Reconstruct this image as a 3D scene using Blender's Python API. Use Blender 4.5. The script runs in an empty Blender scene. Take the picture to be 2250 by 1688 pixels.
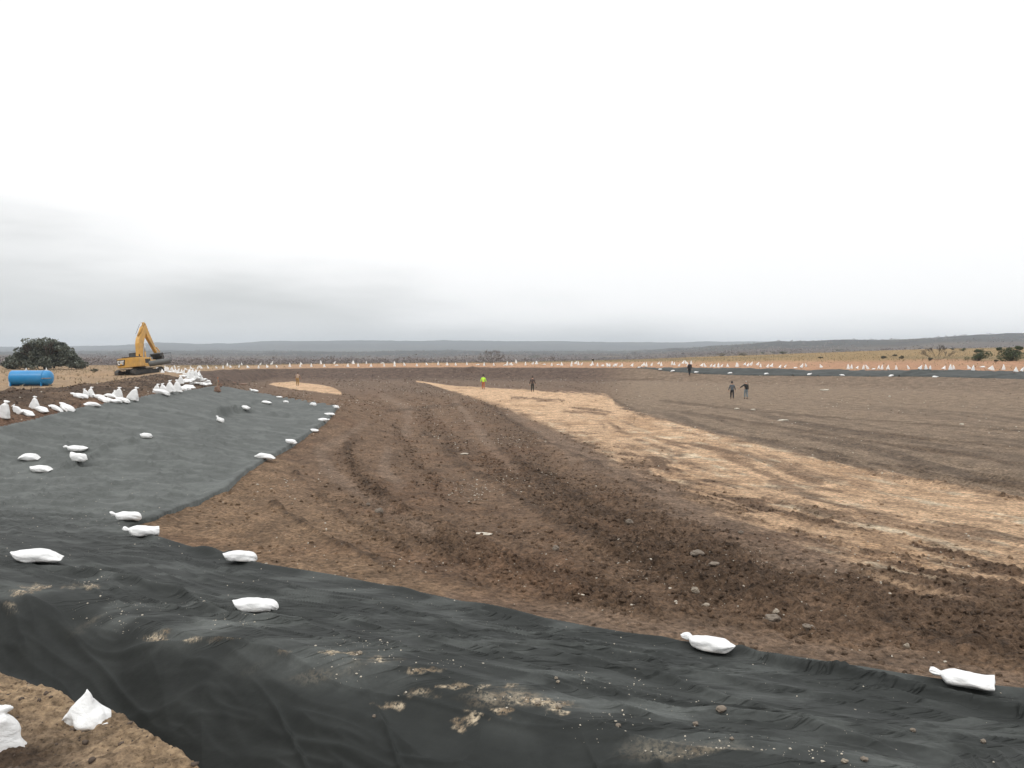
import bpy, bmesh, math, random
import numpy as np
from mathutils import Vector, Matrix, Euler, noise as mnoise
random.seed(7); rng = np.random.default_rng(7)
S = bpy.context.scene
COL = S.collection
F = 1750.0; CX = 1125.0; CY = 844.0; HY = 775.0        # focal length and horizon measured on the photograph (2250 px wide)
CAMZ = 4.4
PITCH = math.atan((CY - HY) / F)

# ------------------------------------------------------------------ camera
cam = bpy.data.cameras.new('camera'); camo = bpy.data.objects.new('camera', cam); COL.objects.link(camo)
camo.location = (0, 0, CAMZ); camo.rotation_euler = (math.pi/2 - PITCH, 0, 0)
cam.sensor_width = 36; cam.lens = 36 * F / 2250; cam.clip_start = 0.1; cam.clip_end = 20000
S.camera = camo
S.view_settings.view_transform = 'Standard'; S.view_settings.look = 'None'
S.view_settings.exposure = 0.0; S.view_settings.gamma = 1.0

# ------------------------------------------------------------------ sky and sun
SUN_EL, SUN_ROT = math.radians(48), math.radians(215)
W = bpy.data.worlds.new('World'); S.world = W; W.use_nodes = True
nt = W.node_tree; nt.nodes.clear()
def N(t, kind, **kw):
    n = t.nodes.new(kind)
    for k, v in kw.items(): setattr(n, k, v)
    return n
def math_n(t, op, a, b=None, c=None, clamp=False):
    n = t.nodes.new('ShaderNodeMath'); n.operation = op; n.use_clamp = clamp
    for i, v in enumerate((a, b, c)):
        if v is None: continue
        if isinstance(v, (int, float)): n.inputs[i].default_value = v
        else: t.links.new(v, n.inputs[i])
    return n.outputs[0]
def mixc(t, f, a, b, blend='MIX'):
    n = t.nodes.new('ShaderNodeMix'); n.data_type = 'RGBA'; n.blend_type = blend
    for s, v in ((n.inputs[0], f), (n.inputs[6], a), (n.inputs[7], b)):
        if isinstance(v, (int, float)): s.default_value = v
        elif isinstance(v, tuple): s.default_value = (*v, 1) if len(v) == 3 else v
        else: t.links.new(v, s)
    return n.outputs[2]
tc = N(nt, 'ShaderNodeTexCoord'); sep = N(nt, 'ShaderNodeSeparateXYZ'); nt.links.new(tc.outputs['Generated'], sep.inputs[0])
X, Y, Z = sep.outputs
elev = math_n(nt, 'ARCSINE', Z); az = math_n(nt, 'ARCTAN2', X, Y)
mp = N(nt, 'ShaderNodeMapping'); nt.links.new(tc.outputs['Generated'], mp.inputs[0]); mp.inputs['Scale'].default_value = (1.6, 1.6, 9)
cn = N(nt, 'ShaderNodeTexNoise'); cn.inputs['Scale'].default_value = 1.7; cn.inputs['Detail'].default_value = 4.5; cn.inputs['Roughness'].default_value = 0.5
nt.links.new(mp.outputs[0], cn.inputs[0])
mp2 = N(nt, 'ShaderNodeMapping'); nt.links.new(tc.outputs['Generated'], mp2.inputs[0]); mp2.inputs['Scale'].default_value = (1.3, 1.3, 8); mp2.inputs['Location'].default_value = (3, 1, .4)
cn2 = N(nt, 'ShaderNodeTexNoise'); cn2.inputs['Scale'].default_value = 2.6; cn2.inputs['Detail'].default_value = 2; nt.links.new(mp2.outputs[0], cn2.inputs[0])
nz = math_n(nt, 'SUBTRACT', cn.outputs['Fac'], 0.5)
eb = math_n(nt, 'MULTIPLY_ADD', az, -0.125, 0.068)                  # top of the grey cloud deck, higher to the left
eb = math_n(nt, 'MULTIPLY_ADD', nz, 0.16, eb)
d = math_n(nt, 'SUBTRACT', eb, elev)
dk = math_n(nt, 'SMOOTH_MIN', 1.0, 1.0, 0.1)
mr = N(nt, 'ShaderNodeMapRange'); mr.interpolation_type = 'SMOOTHSTEP'
nt.links.new(d, mr.inputs[0]); mr.inputs[1].default_value = -0.025; mr.inputs[2].default_value = 0.075
nz2 = N(nt, 'ShaderNodeMapRange'); nt.links.new(cn2.outputs['Fac'], nz2.inputs[0]); nz2.inputs[1].default_value = .3; nz2.inputs[2].default_value = .7
nz2.inputs[3].default_value = 0.62; nz2.inputs[4].default_value = 1.0
deck = math_n(nt, 'MULTIPLY', mr.outputs[0], nz2.outputs[0])
zen = N(nt, 'ShaderNodeMapRange'); zen.interpolation_type = 'SMOOTHSTEP'; nt.links.new(elev, zen.inputs[0])
zen.inputs[1].default_value = 0.45; zen.inputs[2].default_value = 1.4; zen.inputs[3].default_value = 1.10; zen.inputs[4].default_value = 2.15
gs = N(nt, 'ShaderNodeCombineColor')
for i in range(3): nt.links.new(zen.outputs[0], gs.inputs[i])
cloud = mixc(nt, deck, gs.outputs[0], (0.67, 0.685, 0.68))
sky = N(nt, 'ShaderNodeTexSky'); sky.sky_type = 'NISHITA'; sky.sun_disc = False; sky.sun_elevation = SUN_EL; sky.sun_rotation = SUN_ROT
bg1 = N(nt, 'ShaderNodeBackground'); nt.links.new(sky.outputs[0], bg1.inputs[0]); bg1.inputs[1].default_value = 0.1
bg2 = N(nt, 'ShaderNodeBackground'); nt.links.new(cloud, bg2.inputs[0]); bg2.inputs[1].default_value = 1.0
mxs = N(nt, 'ShaderNodeMixShader'); mxs.inputs[0].default_value = 0.985
nt.links.new(bg1.outputs[0], mxs.inputs[1]); nt.links.new(bg2.outputs[0], mxs.inputs[2])
wo = N(nt, 'ShaderNodeOutputWorld'); nt.links.new(mxs.outputs[0], wo.inputs[0])
sun = bpy.data.lights.new('sun', 'SUN'); suno = bpy.data.objects.new('sun', sun); COL.objects.link(suno)
sun.energy = 0.7; sun.angle = math.radians(22); sun.color = (1, .97, .93)
suno.rotation_euler = (math.pi/2 - SUN_EL, 0, math.pi - SUN_ROT)

# ------------------------------------------------------------------ noise helpers
_TAB = np.random.default_rng(99).uniform(-1, 1, 65536).astype(np.float32)
def vnoise(x, y, s=0):
    x = np.asarray(x, np.float32); y = np.asarray(y, np.float32)
    fx0 = np.floor(x); fy0 = np.floor(y); fx = x - fx0; fy = y - fy0
    ix = fx0.astype(np.int32) + s*37; iy = fy0.astype(np.int32) + s*91
    fx = fx*fx*(3-2*fx); fy = fy*fy*(3-2*fy)
    x0 = ix & 255; x1 = (ix+1) & 255; y0 = (iy & 255) << 8; y1 = ((iy+1) & 255) << 8
    a = _TAB[y0 | x0]; b = _TAB[y0 | x1]; c = _TAB[y1 | x0]; d = _TAB[y1 | x1]
    a += (b-a)*fx; c += (d-c)*fx
    return a + (c-a)*fy
def fbm(x, y, o=4, s=0, g=.5):
    r = 0; a = 1.; t = 0
    for i in range(o):
        r = r + a*vnoise(x*1.93**i + 17.3*i, y*1.93**i - 9.1*i, s+i*13); t += a; a *= g
    return r/t*1.4
def sst(a, b, x):
    t = np.clip((x-a)/(b-a), 0, 1); return t*t*(3-2*t)
def seg_d(x, y, pts):
    """distance to an open polyline and position along it"""
    best = np.full(np.shape(x), 1e9); al = np.zeros(np.shape(x)); L = 0
    for (x0, y0), (x1, y1) in zip(pts[:-1], pts[1:]):
        dx, dy = x1-x0, y1-y0; l = math.hypot(dx, dy) + 1e-9
        t = np.clip(((x-x0)*dx+(y-y0)*dy)/l/l, 0, 1); d = np.hypot(x-x0-t*dx, y-y0-t*dy)
        m = d < best; best = np.where(m, d, best); al = np.where(m, L+t*l, al); L += l
    return best, al, L
def poly_sd(x, y, P):
    ins = np.zeros(np.shape(x), bool); n = len(P); d, _, _ = seg_d(x, y, P + [P[0]])
    for i in range(n):
        x0, y0 = P[i]; x1, y1 = P[(i+1) % n]
        if y0 == y1: continue
        c = ((y0 > y) != (y1 > y)) & (x < (x1-x0)*(y-y0)/(y1-y0)+x0); ins ^= c
    return np.where(ins, d, -d)

# ------------------------------------------------------------------ materials
def new_mat(name):
    m = bpy.data.materials.new(name); m.use_nodes = True; t = m.node_tree; t.nodes.clear()
    b = N(t, 'ShaderNodeBsdfPrincipled'); o = N(t, 'ShaderNodeOutputMaterial'); t.links.new(b.outputs[0], o.inputs[0])
    return m, t, b
def nse(t, scale, detail=4, rough=.55, coord='Object', mscale=None):
    c = N(t, 'ShaderNodeTexCoord'); n = N(t, 'ShaderNodeTexNoise')
    n.inputs['Scale'].default_value = scale; n.inputs['Detail'].default_value = detail; n.inputs['Roughness'].default_value = rough
    if mscale:
        mp = N(t, 'ShaderNodeMapping'); mp.inputs['Scale'].default_value = mscale
        t.links.new(c.outputs[coord], mp.inputs[0]); t.links.new(mp.outputs[0], n.inputs[0])
    else: t.links.new(c.outputs[coord], n.inputs[0])
    return n.outputs['Fac']
def mrange(t, v, a, b, c, d):
    n = N(t, 'ShaderNodeMapRange'); t.links.new(v, n.inputs[0])
    for i, q in enumerate((a, b, c, d)): n.inputs[i+1].default_value = q
    return n.outputs[0]
def bump(t, b, h, strength, dist):
    n = N(t, 'ShaderNodeBump'); n.inputs['Strength'].default_value = strength; n.inputs['Distance'].default_value = dist
    t.links.new(h, n.inputs['Height']); t.links.new(n.outputs[0], b.inputs['Normal'])
def simple(name, col, rough=.7, var=.25, scale=6, metal=0, bmp=0, dirt=None):
    m, t, b = new_mat(name)
    f = nse(t, scale, 5)
    lo = tuple(c*(1-var) for c in col); hi = tuple(min(1, c*(1+var)) for c in col)
    c = mixc(t, mrange(t, f, .3, .7, 0, 1), lo, hi)
    if dirt:
        c = mixc(t, mrange(t, nse(t, scale*.45, 6), .48, .66, 0, dirt[1]), c, dirt[0])
    t.links.new(c, b.inputs['Base Color']); b.inputs['Roughness'].default_value = rough; b.inputs['Metallic'].default_value = metal
    if bmp: bump(t, b, nse(t, scale*4, 4), .5, bmp)
    return m
def attr_col(t, name):
    a = N(t, 'ShaderNodeAttribute'); a.attribute_name = name; return a
# ground: soil kinds come with the mesh, grain and speckles from noise
mg, t, b = new_mat('soil')
sc = attr_col(t, 'soil').outputs['Color']; rg = attr_col(t, 'grain').outputs['Fac']
n1 = nse(t, 9, 8, .7); n2 = nse(t, 1.3, 6, .6); n3 = nse(t, 38, 4, .7)
c = mixc(t, 1.0, sc, mixc(t, mrange(t, n1, .33, .67, 0, 1), (.36, .35, .34), (1.75, 1.75, 1.73)), 'MULTIPLY')
c = mixc(t, 1.0, c, mixc(t, mrange(t, n2, .35, .65, 0, 1), (.72, .71, .70), (1.25, 1.24, 1.22)), 'MULTIPLY')
vor = N(t, 'ShaderNodeTexVoronoi'); vor.inputs['Scale'].default_value = 7; tcc = N(t, 'ShaderNodeTexCoord'); t.links.new(tcc.outputs['Object'], vor.inputs[0])
speck = math_n(t, 'MULTIPLY', math_n(t, 'LESS_THAN', vor.outputs['Distance'], .11), math_n(t, 'GREATER_THAN', nse(t, 2.3, 3), .60))
c = mixc(t, math_n(t, 'MULTIPLY', speck, mrange(t, rg, 0, 1, 0, .7)), c, (.42, .37, .30))
cr1 = mrange(t, nse(t, 20, 3, .6), .56, .66, 0, 1); cr2 = mrange(t, nse(t, 6.5, 5, .7), .56, .68, 0, 1)
c = mixc(t, math_n(t, 'MULTIPLY', math_n(t, 'MAXIMUM', cr1, cr2), mrange(t, rg, 0, .5, 0, .62)), c, mixc(t, 1.0, c, (.42, .39, .36), 'MULTIPLY'))
t.links.new(c, b.inputs['Base Color']); b.inputs['Roughness'].default_value = .92; b.inputs['Specular IOR Level'].default_value = .25
bn = N(t, 'ShaderNodeBump'); bn.inputs['Strength'].default_value = 1.0; bn.inputs['Distance'].default_value = .15
t.links.new(math_n(t, 'ADD', n1, math_n(t, 'MULTIPLY', n3, .35)), bn.inputs['Height']); t.links.new(bn.outputs[0], b.inputs['Normal'])
M_SOIL = mg
# geotextile
mg, t, b = new_mat('geotextile')
sand = attr_col(t, 'sand').outputs['Fac']; dust = attr_col(t, 'dust').outputs['Fac']
n1 = nse(t, 2.2, 7, .65); n2 = nse(t, 26, 5, .7)
c = mixc(t, mrange(t, n1, .3, .7, 0, 1), (.011, .013, .0122), (.021, .0235, .0218))
c = mixc(t, math_n(t, 'MULTIPLY', dust, mrange(t, n2, .35, .65, .72, 1.0), clamp=True), c, (.116, .124, .117))  # pale tone: dust, and the light on lit parts painted as colour
sm = math_n(t, 'MULTIPLY', sand, mrange(t, n2, .40, .56, 0, 1), clamp=True)
c = mixc(t, sm, c, mixc(t, mrange(t, nse(t, 5, 5), .4, .6, 0, 1), (.19, .14, .09), (.46, .38, .27)))
t.links.new(c, b.inputs['Base Color']); b.inputs['Roughness'].default_value = .75; b.inputs['Specular IOR Level'].default_value = .28
b.inputs['Sheen Weight'].default_value = .0; b.inputs['Sheen Roughness'].default_value = .5; b.inputs['Sheen Tint'].default_value = (.8, .85, .84, 1)
bn = N(t, 'ShaderNodeBump'); bn.inputs['Strength'].default_value = .5; bn.inputs['Distance'].default_value = .02
n5 = nse(t, 5, 5, .55, mscale=(.6, 1.6, 1)); t.links.new(math_n(t, 'ADD', n5, math_n(t, 'MULTIPLY', n2, .05)), bn.inputs['Height']); cm = N(t, 'ShaderNodeMapping'); cm.inputs['Rotation'].default_value = (0, 0, math.radians(24)); cm.inputs['Scale'].default_value = (.28, 2.3, .3)
ct = N(t, 'ShaderNodeTexCoord'); t.links.new(ct.outputs['Object'], cm.inputs[0]); cz = N(t, 'ShaderNodeTexNoise'); cz.inputs['Scale'].default_value = 1.5; cz.inputs['Detail'].default_value = 3; cz.inputs['Roughness'].default_value = .6; cz.inputs['Distortion'].default_value = .9; t.links.new(cm.outputs[0], cz.inputs[0])
cr = mrange(t, math_n(t, 'ABSOLUTE', math_n(t, 'SUBTRACT', cz.outputs['Fac'], .5)), 0, .07, 1, 0)
bn2 = N(t, 'ShaderNodeBump'); bn2.inputs['Strength'].default_value = .75; bn2.inputs['Distance'].default_value = .045; t.links.new(math_n(t, 'MULTIPLY', math_n(t, 'POWER', cr, 2.0), attr_col(t, 'crease').outputs['Fac']), bn2.inputs['Height']); t.links.new(bn.outputs[0], bn2.inputs['Normal'])
t.links.new(bn2.outputs[0], b.inputs['Normal'])
M_LINER = mg
# woven white sandbag cloth
mg, t, b = new_mat('woven_white_cloth')
f = nse(t, 7, 5); gc = N(t, 'ShaderNodeTexCoord'); gs_ = N(t, 'ShaderNodeSeparateXYZ'); t.links.new(gc.outputs['Object'], gs_.inputs[0])
low = mrange(t, gs_.outputs[2], -.02, .09, .55, 0)
c = mixc(t, mrange(t, f, .3, .7, 0, 1), (.74, .74, .73), (.86, .86, .85))
c = mixc(t, math_n(t, 'MULTIPLY', low, mrange(t, nse(t, 16, 4), .4, .62, .1, 1)), c, (.42, .35, .27))
t.links.new(c, b.inputs['Base Color']); b.inputs['Roughness'].default_value = .55
wv = N(t, 'ShaderNodeTexWave'); wv.inputs['Scale'].default_value = 60; wv.inputs['Distortion'].default_value = .4; t.links.new(gc.outputs['Object'], wv.inputs[0])
bump(t, b, math_n(t, 'ADD', nse(t, 13, 5, .6, mscale=(.5, 1, 1)), math_n(t, 'MULTIPLY', wv.outputs['Fac'], .02)), .8, .035)
M_BAG = mg
M_YEL = simple('machine_yellow', (.60, .335, .07), .45, .12, 1.5, dirt=((.28, .19, .1), .55))
M_BLK = simple('black_steel', (.018, .018, .018), .6, .3, 4, dirt=((.12, .1, .08), .5))
M_TRK = simple('track_steel', (.05, .05, .048), .65, .35, 6, dirt=((.13, .1, .08), .8))
M_GLS = simple('cab_glass', (.05, .06, .065), .12, .1, 3)
M_WHT = simple('white_paint', (.75, .75, .73), .5, .05, 3)
M_CHR = simple('cylinder_steel', (.55, .56, .57), .25, .1, 3, metal=.8)
M_BLU = simple('blue_paint', (.010, .22, .50), .33, .12, 1.2, dirt=((.1, .2, .3), .35))
M_GRY = simple('grey_plate', (.11, .112, .108), .7, .15, 3)
M_ORG = simple('orange_plastic', (.55, .12, .05), .6, .15, 5)
M_WOOD = simple('weathered_wood', (.30, .22, .15), .85, .25, 9, bmp=.01)
M_ROCK = simple('limestone', (.20, .165, .13), .95, .3, 14, bmp=.02, dirt=((.09, .065, .05), .8))
M_BUFF = simple('buff_stone', (.29, .245, .19), .95, .3, 14, bmp=.02, dirt=((.12, .09, .065), .7))
M_PALE = simple('pale_limestone', (.50, .45, .37), .95, .2, 20, bmp=.01)
M_CLOD = simple('soil_clod', (.085, .062, .046), .95, .35, 20, bmp=.01)

# ------------------------------------------------------------------ terrain profile
def P(py, c): return (F*c/(py-HY), c)
HT = [(-700, 764), (0, 763), (185, 762), (270, 760), (340, 752.5), (365, 750.5), (385, 751.5), (440, 757), (480, 757), (578, 752), (590, 750), (632, 747), (700, 748.5), (760, 748.5), (900, 749.5), (1010, 751), (1085, 752.5), (1130, 749.5), (1230, 748), (1290, 753.5), (1400, 753), (1600, 751), (1800, 751), (3200, 752)]
DH = [(-700, 773), (1380, 773), (1450, 765), (1480, 761), (1600, 758), (1700, 753.5), (1850, 749), (1950, 747), (2050, 743), (2150, 736.5), (2250, 731.5), (2500, 724), (3200, 712)]
cols = {
 -700: [(10,3.0),(11.2,3.6),(12,2.9),(14.5,2.8),(16,2.6),(18,2.2),(20,1.85),(24,1.6),(36,2.4),(60,2.5),(110,2.7),(180,3.0)],
 -300: [P(1400,3.2),(10.2,3.9),P(1250,3.0),(16,3.1),(19,2.9),(22,2.3),(23.5,1.85),(28,1.6),(40,2.4),(60,2.5),(110,2.7),(180,3.0)],
 0: [P(1493,3.3),(9.3,4.05),P(1300,3.15),(17,3.4),(21.5,3.3),P(943,2.45),P(893,1.85),(31.5,1.62),(44,2.4),(60,2.5),(110,2.7),(180,3.0)],
 60: [P(1515,3.3),(8.95,4.1),P(1308,3.17),(17,3.43),(21.8,3.32),P(929,2.4),P(886,1.85),(33,1.62),(46,2.4),(62,2.5),(110,2.7),(180,3.0)],
 100: [P(1530,3.3),(8.8,4.15),P(1315,3.18),(17,3.46),(22,3.33),P(920,2.35),P(884,1.85),(34.5,1.64),(48,2.4),(64,2.5),(110,2.7),(180,3.0)],
 150: [P(1563,3.3),(8.5,4.2),P(1325,3.2),(17,3.5),(22,3.35),P(908,2.3),P(876,1.85),(37,1.66),(50,2.4),(65,2.5),(110,2.7),(180,3.0)],
 255: [P(1590,3.3),(8.2,4.3),P(1355,3.2),(16.3,3.52),(22,3.4),P(888,2.15),P(870,1.9),(46,1.8),(60,2.1),(75,2.45),(118,2.66),(180,3.0)],
 300: [P(1622,3.3),(7.9,4.35),P(1370,3.2),(15.9,3.53),(22,3.42),P(878,2.1),P(866,1.9),(50,1.86),(62,1.95),(80,2.45),(120,2.66),(180,3.0)],
 350: [P(1655,3.3),(7.6,4.4),P(1385,3.2),(15.5,3.55),(22,3.45),P(869,2.05),P(860,1.9),(50,1.87),(70,1.95),(88,2.15),(130,2.55),(180,3.0)],
 430: [P(1710,3.3),(7.1,4.4),P(1400,3.2),(14.4,3.6),(20,3.65),P(860,2.1),P(850,1.95),(52,2.0),(66,2.6),P(816,2.05),(125,2.3),(180,3.0)],
 500: [P(1740,3.3),(6.9,4.4),P(1412,3.2),(13.8,3.6),(20.3,3.7),P(925,3.05),P(852,2.2),(58,2.9),(88,3.6),P(811,2.1),(130,2.2),(180,3.0)],
 600: [P(1790,3.3),(6.6,4.35),P(1433,3.2),(13.3,3.6),(22,3.8),(33,3.5),P(873,2.7),(65,3.7),(116,3.85),P(810,2.45),(155,2.35),(190,3.0)],
 745: [P(1850,3.3),(6.2,4.3),P(1462,3.2),(12.7,3.6),(22,4.0),(31,3.9),P(896,3.1),(70,4.1),(120,4.0),P(808,2.45),(158,2.2),(195,2.8)],
 900: [P(1900,3.3),(5.9,4.25),P(1492,3.2),(12.2,3.65),(20,3.95),(30,4.2),(48,4.35),(80,4.4),(128,4.2),P(807,2.45),(162,2.15),(200,2.7)],
 1125: [P(2000,3.3),(5.4,4.2),P(1545,3.25),(11.3,3.7),(17,3.95),(28,4.25),(46,4.4),(80,4.5),(130,4.35),P(806.5,2.45),(162,2.0),(200,2.5)],
 1400: [(4.4,3.3),(5.1,4.1),P(1625,3.3),(10.6,3.75),(16,4.0),(27,4.3),(46,4.45),(80,4.5),(122,4.25),P(808,2.45),(155,1.8),(220,1.9)],
 1700: [(4.2,3.3),(4.8,4.0),P(1725,3.3),(9.93,3.78),(15.5,4.05),(26,4.35),(45,4.5),(75,4.5),(104,4.2),P(812,2.4),(140,1.5),(250,.6)],
 2000: [(4.1,3.3),(4.7,3.95),P(1820,3.3),(9.4,3.8),(15,4.1),(25.5,4.35),(44,4.5),(70,4.5),(90,4.1),P(814.5,2.35),(132,1.2),(270,-1.0)],
 2250: [(4.0,3.3),(4.6,3.9),P(1900,3.3),(8.95,3.8),(14.5,4.1),(25,4.35),(44,4.5),(66,4.45),(80,4.0),P(817,2.3),(124,1.15),(290,-2.0)],
 2600: [(3.9,3.3),(4.5,3.9),(4.9,3.3),(8.6,3.8),(14,4.1),(24,4.35),(42,4.5),(60,4.45),(74,4.0),(88,2.3),(115,1.1),(290,-3.0)],
 3200: [(3.8,3.3),(4.4,3.9),(4.8,3.3),(8.2,3.8),(13.5,4.1),(23,4.35),(40,4.5),(56,4.4),(68,4.0),(80,2.3),(105,1.1),(290,-4.0)],
}
kx = sorted(cols); phik = [math.atan((x-CX)/F) for x in kx]
rows = []
for x in kx:
    L = [(2.0, 3.35)] + [((r_, c_ + (.35 if k_ == 1 and x < 1300 else 0))) for k_, (r_, c_) in enumerate(cols[x])]
    dh = np.interp(x, *zip(*DH)); ht = np.interp(x, *zip(*HT))
    right = float(sst(1300, 1700, x))
    L.append((600*right + 420*(1-right), 5.0 + 1.5*(1-right)))
    L.append((1200, 12 - 14*right if x < 2100 else -6))
    rr = 2600 - 800*right; L.append((rr, (HY-dh)/F*-rr))
    rr = 3600; L.append((rr, 2.0 if dh > 765 else 12))
    rr = 5300; L.append((rr, (HY-ht)/F*-rr))
    L.append((6800, 60.))
    cf = math.cos(math.atan((x-CX)/F)); L = [L[0]] + [(r_/cf, c_) for r_, c_ in L[1:]]
    rows.append(L)
NF = len(rows[0])
RK = np.log(np.array([[p[0] for p in L] for L in rows])); CK = np.array([[p[1] for p in L] for L in rows])
# wrap round behind the camera with a plain profile
phik = [-math.pi, -2.0] + phik + [2.0, math.pi]
back = np.array([(RK[0]+RK[-1])/2]*1); backc = np.array([(CK[0]+CK[-1])/2])
RK = np.vstack([back, back, RK, back, back]); CK = np.vstack([backc, backc, CK, backc, backc])
kphi = np.array(phik)

# grid
dpx = 1.0/796
inner = np.arange(-0.645, 0.645, dpx*1.05)          # tan-ish spacing in view
ph_in = np.arctan(np.arange(-0.68, 0.6801, dpx*1.0))
ph_l = np.linspace(-math.pi, ph_in[0], 150)[:-1]; ph_r = np.linspace(ph_in[-1], math.pi, 150)[1:]
PHI = np.concatenate([ph_l, ph_in, ph_r])
pp = np.arange(900, 12, -0.62); r1 = 3.6*796/pp
r1 = r1[r1 < 88]
r2 = np.arange(88, 140, .4); r3 = np.exp(np.linspace(math.log(140), math.log(400), 90)); r4 = np.exp(np.linspace(math.log(404), math.log(7000), 230))
R = np.unique(np.concatenate([[.6, 1.2, 2.0, 2.6], r1, r2, r3, r4]))
nP, nR = len(PHI), len(R); LR = np.log(R)
Rk = np.array([np.interp(PHI, kphi, RK[:, k]) for k in range(NF)]).T; Ck = np.array([np.interp(PHI, kphi, CK[:, k]) for k in range(NF)]).T
C0 = np.empty((nP, nR)); ZF = np.empty((nP, nR)); ki = np.arange(NF)
for i in range(nP):
    C0[i] = np.interp(R, np.exp(Rk[i]), Ck[i]); ZF[i] = np.interp(R, np.exp(Rk[i]), ki)
def blur_r(A, k):
    """smooth along the radius over about k percent of it"""
    out = A.copy()
    for sft in (1, 2, 3):
        s = k*sft/3
        out += np.array([np.interp(LR+s, LR, a)+np.interp(LR-s, LR, a) for a in A])
    return out/7
fine = C0.copy(); sm_ = blur_r(C0, .035); sm1 = blur_r(C0, .012)
wb = ((R > 2.5) & (R < 85)).astype(float)
wn = sst(2.6, 3.4, ZF); C0 = fine*(1-wb) + (sm_*wn + sm1*(1-wn))*wb
sm2 = blur_r(fine, .008); C0 = np.where((R > 85) & (R < 170), sm2, C0)
ph2, r2d = np.meshgrid(PHI, R, indexing='ij')
GX = r2d*np.sin(ph2); GY = r2d*np.cos(ph2)
# gentle large undulation
und = fbm(GX/9, GY/9, 3, 5)*.06*sst(9, 16, r2d)*(1-sst(300, 800, r2d))
berm = sst(2.0, 1.0, ZF)  # near berm rough
wood_h = np.where(r2d > 420, (fbm(GX/260, GY/260, 3, 8)*5 + np.abs(fbm(GX/50, GY/50, 2, 9))*2.5)*sst(420, 1500, r2d), 0)
farfade = sst(5.0, 5.0+1e-6, ZF)
HM = CAMZ - C0 + und + wood_h                                        # macro height field
# near-camera safety
HM = np.where(r2d < 2.5, CAMZ-3.35, HM)
def lookup(A, x, y):
    x = np.asarray(x, float); y = np.asarray(y, float)
    r = np.log(np.maximum(np.hypot(x, y), .7)); p = np.arctan2(x, y)
    i = np.clip(np.searchsorted(PHI, p)-1, 0, nP-2); j = np.clip(np.searchsorted(LR, r)-1, 0, nR-2)
    a = (p-PHI[i])/(PHI[i+1]-PHI[i]); b_ = np.clip((r-LR[j])/(LR[j+1]-LR[j]), 0, 1)
    return (A[i, j]*(1-a)+A[i+1, j]*a)*(1-b_) + (A[i, j+1]*(1-a)+A[i+1, j+1]*a)*b_
def ray(px, py):
    u = (px-CX)/F; v = (CY-py)/F
    return np.array([u, math.cos(PITCH)+v*math.sin(PITCH), -math.sin(PITCH)+v*math.cos(PITCH)])
def hit(px, py, rmin=2.6, A=None):
    d = ray(px, py); hl = math.hypot(d[0], d[1])
    rs = R[(R > rmin) & (R < 6500)]; rs = np.interp(np.arange(0, len(rs)-1, .25), np.arange(len(rs)), rs)
    tt = rs/hl; z = CAMZ + d[2]*tt; h = lookup(HM if A is None else A, d[0]*tt, d[1]*tt)
    k = np.argmax(z < h)
    if z[k] >= h[k]: k = np.argmin(z-h)
    return (d[0]*tt[k], d[1]*tt[k], h[k])
def project(x, y, z):
    dy = y; dz = z-CAMZ; f = dy*math.cos(PITCH)-dz*math.sin(PITCH); up = dy*math.sin(PITCH)+dz*math.cos(PITCH)
    f = np.where(f < .1, .1, f)
    return CX+F*x/f, CY-F*up/f
PXg, PYg = project(GX, GY, HM); front = GY > .5

# ------------------------------------------------------------------ geotextile outlines
edge_px = [(-400,1012),(-200,980),(0,943),(60,930),(100,920),(150,908),(200,897),(255,887),(300,878),(350,869),(400,863),(440,858),(480,852),(520,854),(560,862),(600,873),(680,886),(745,896),(735,908),(722,926),(690,949),(655,973),(640,984),(590,1012),(540,1044),(500,1080),(440,1108),(340,1149),(312,1153),(285,1166),(345,1183),(400,1201),(440,1214),(480,1222),(525,1226),(560,1238),(600,1249),(700,1264),(900,1302),(1100,1345),(1300,1383),(1500,1415),(1700,1443),(1900,1473),(2110,1507),(2250,1519),(2600,1562)]
far_edge = [hit(*p)[:2] for p in edge_px]
def polar(phi, r): return (r*math.sin(phi), r*math.cos(phi))
far_edge = [polar(-1.05, 17.5), polar(-.85, 18.5)] + far_edge + [polar(.85, 8.3), polar(1.05, 8.2)]
near_edge = []
for ph in np.linspace(1.05, -1.05, 60):
    near_edge.append(polar(ph, math.exp(np.interp(ph, kphi, RK[:, 2]))*.965))
LINER_P = far_edge + near_edge
farl_px_top = [(1395,806.8),(1450,808.8),(1500,809.6),(1600,811),(1700,812),(1850,813.3),(2000,814.6),(2100,815.4),(2250,816.8),(2400,817)]
farl_px_bot = [(2400,842),(2250,834),(2150,831),(2050,828.5),(2000,827.5),(1850,827),(1700,826),(1600,824.5),(1540,822),(1480,818),(1440,813),(1408,809.5)]
def bank_pt(px, py):                          # point of the far bank at that bearing
    return hit(px, py, 60)[:2]
FARL_P = []
for px, py in farl_px_top:
    ph = math.atan((px-CX)/F); FARL_P.append(polar(ph, math.exp(np.interp(ph, kphi, RK[:, 10]))+.7))
FARL_P += [bank_pt(*p) for p in farl_px_bot]
sdL = np.full(GX.shape, -9.)
mk = (r2d < 75) & (np.abs(ph2) < 1.2); sdL[mk] = poly_sd(GX[mk], GY[mk], LINER_P)
sdF = np.full(GX.shape, -9.)
mk = (r2d > 60) & (r2d < 150) & (ph2 > .05) & (ph2 < .7); sdF[mk] = poly_sd(GX[mk], GY[mk], FARL_P)

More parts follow.
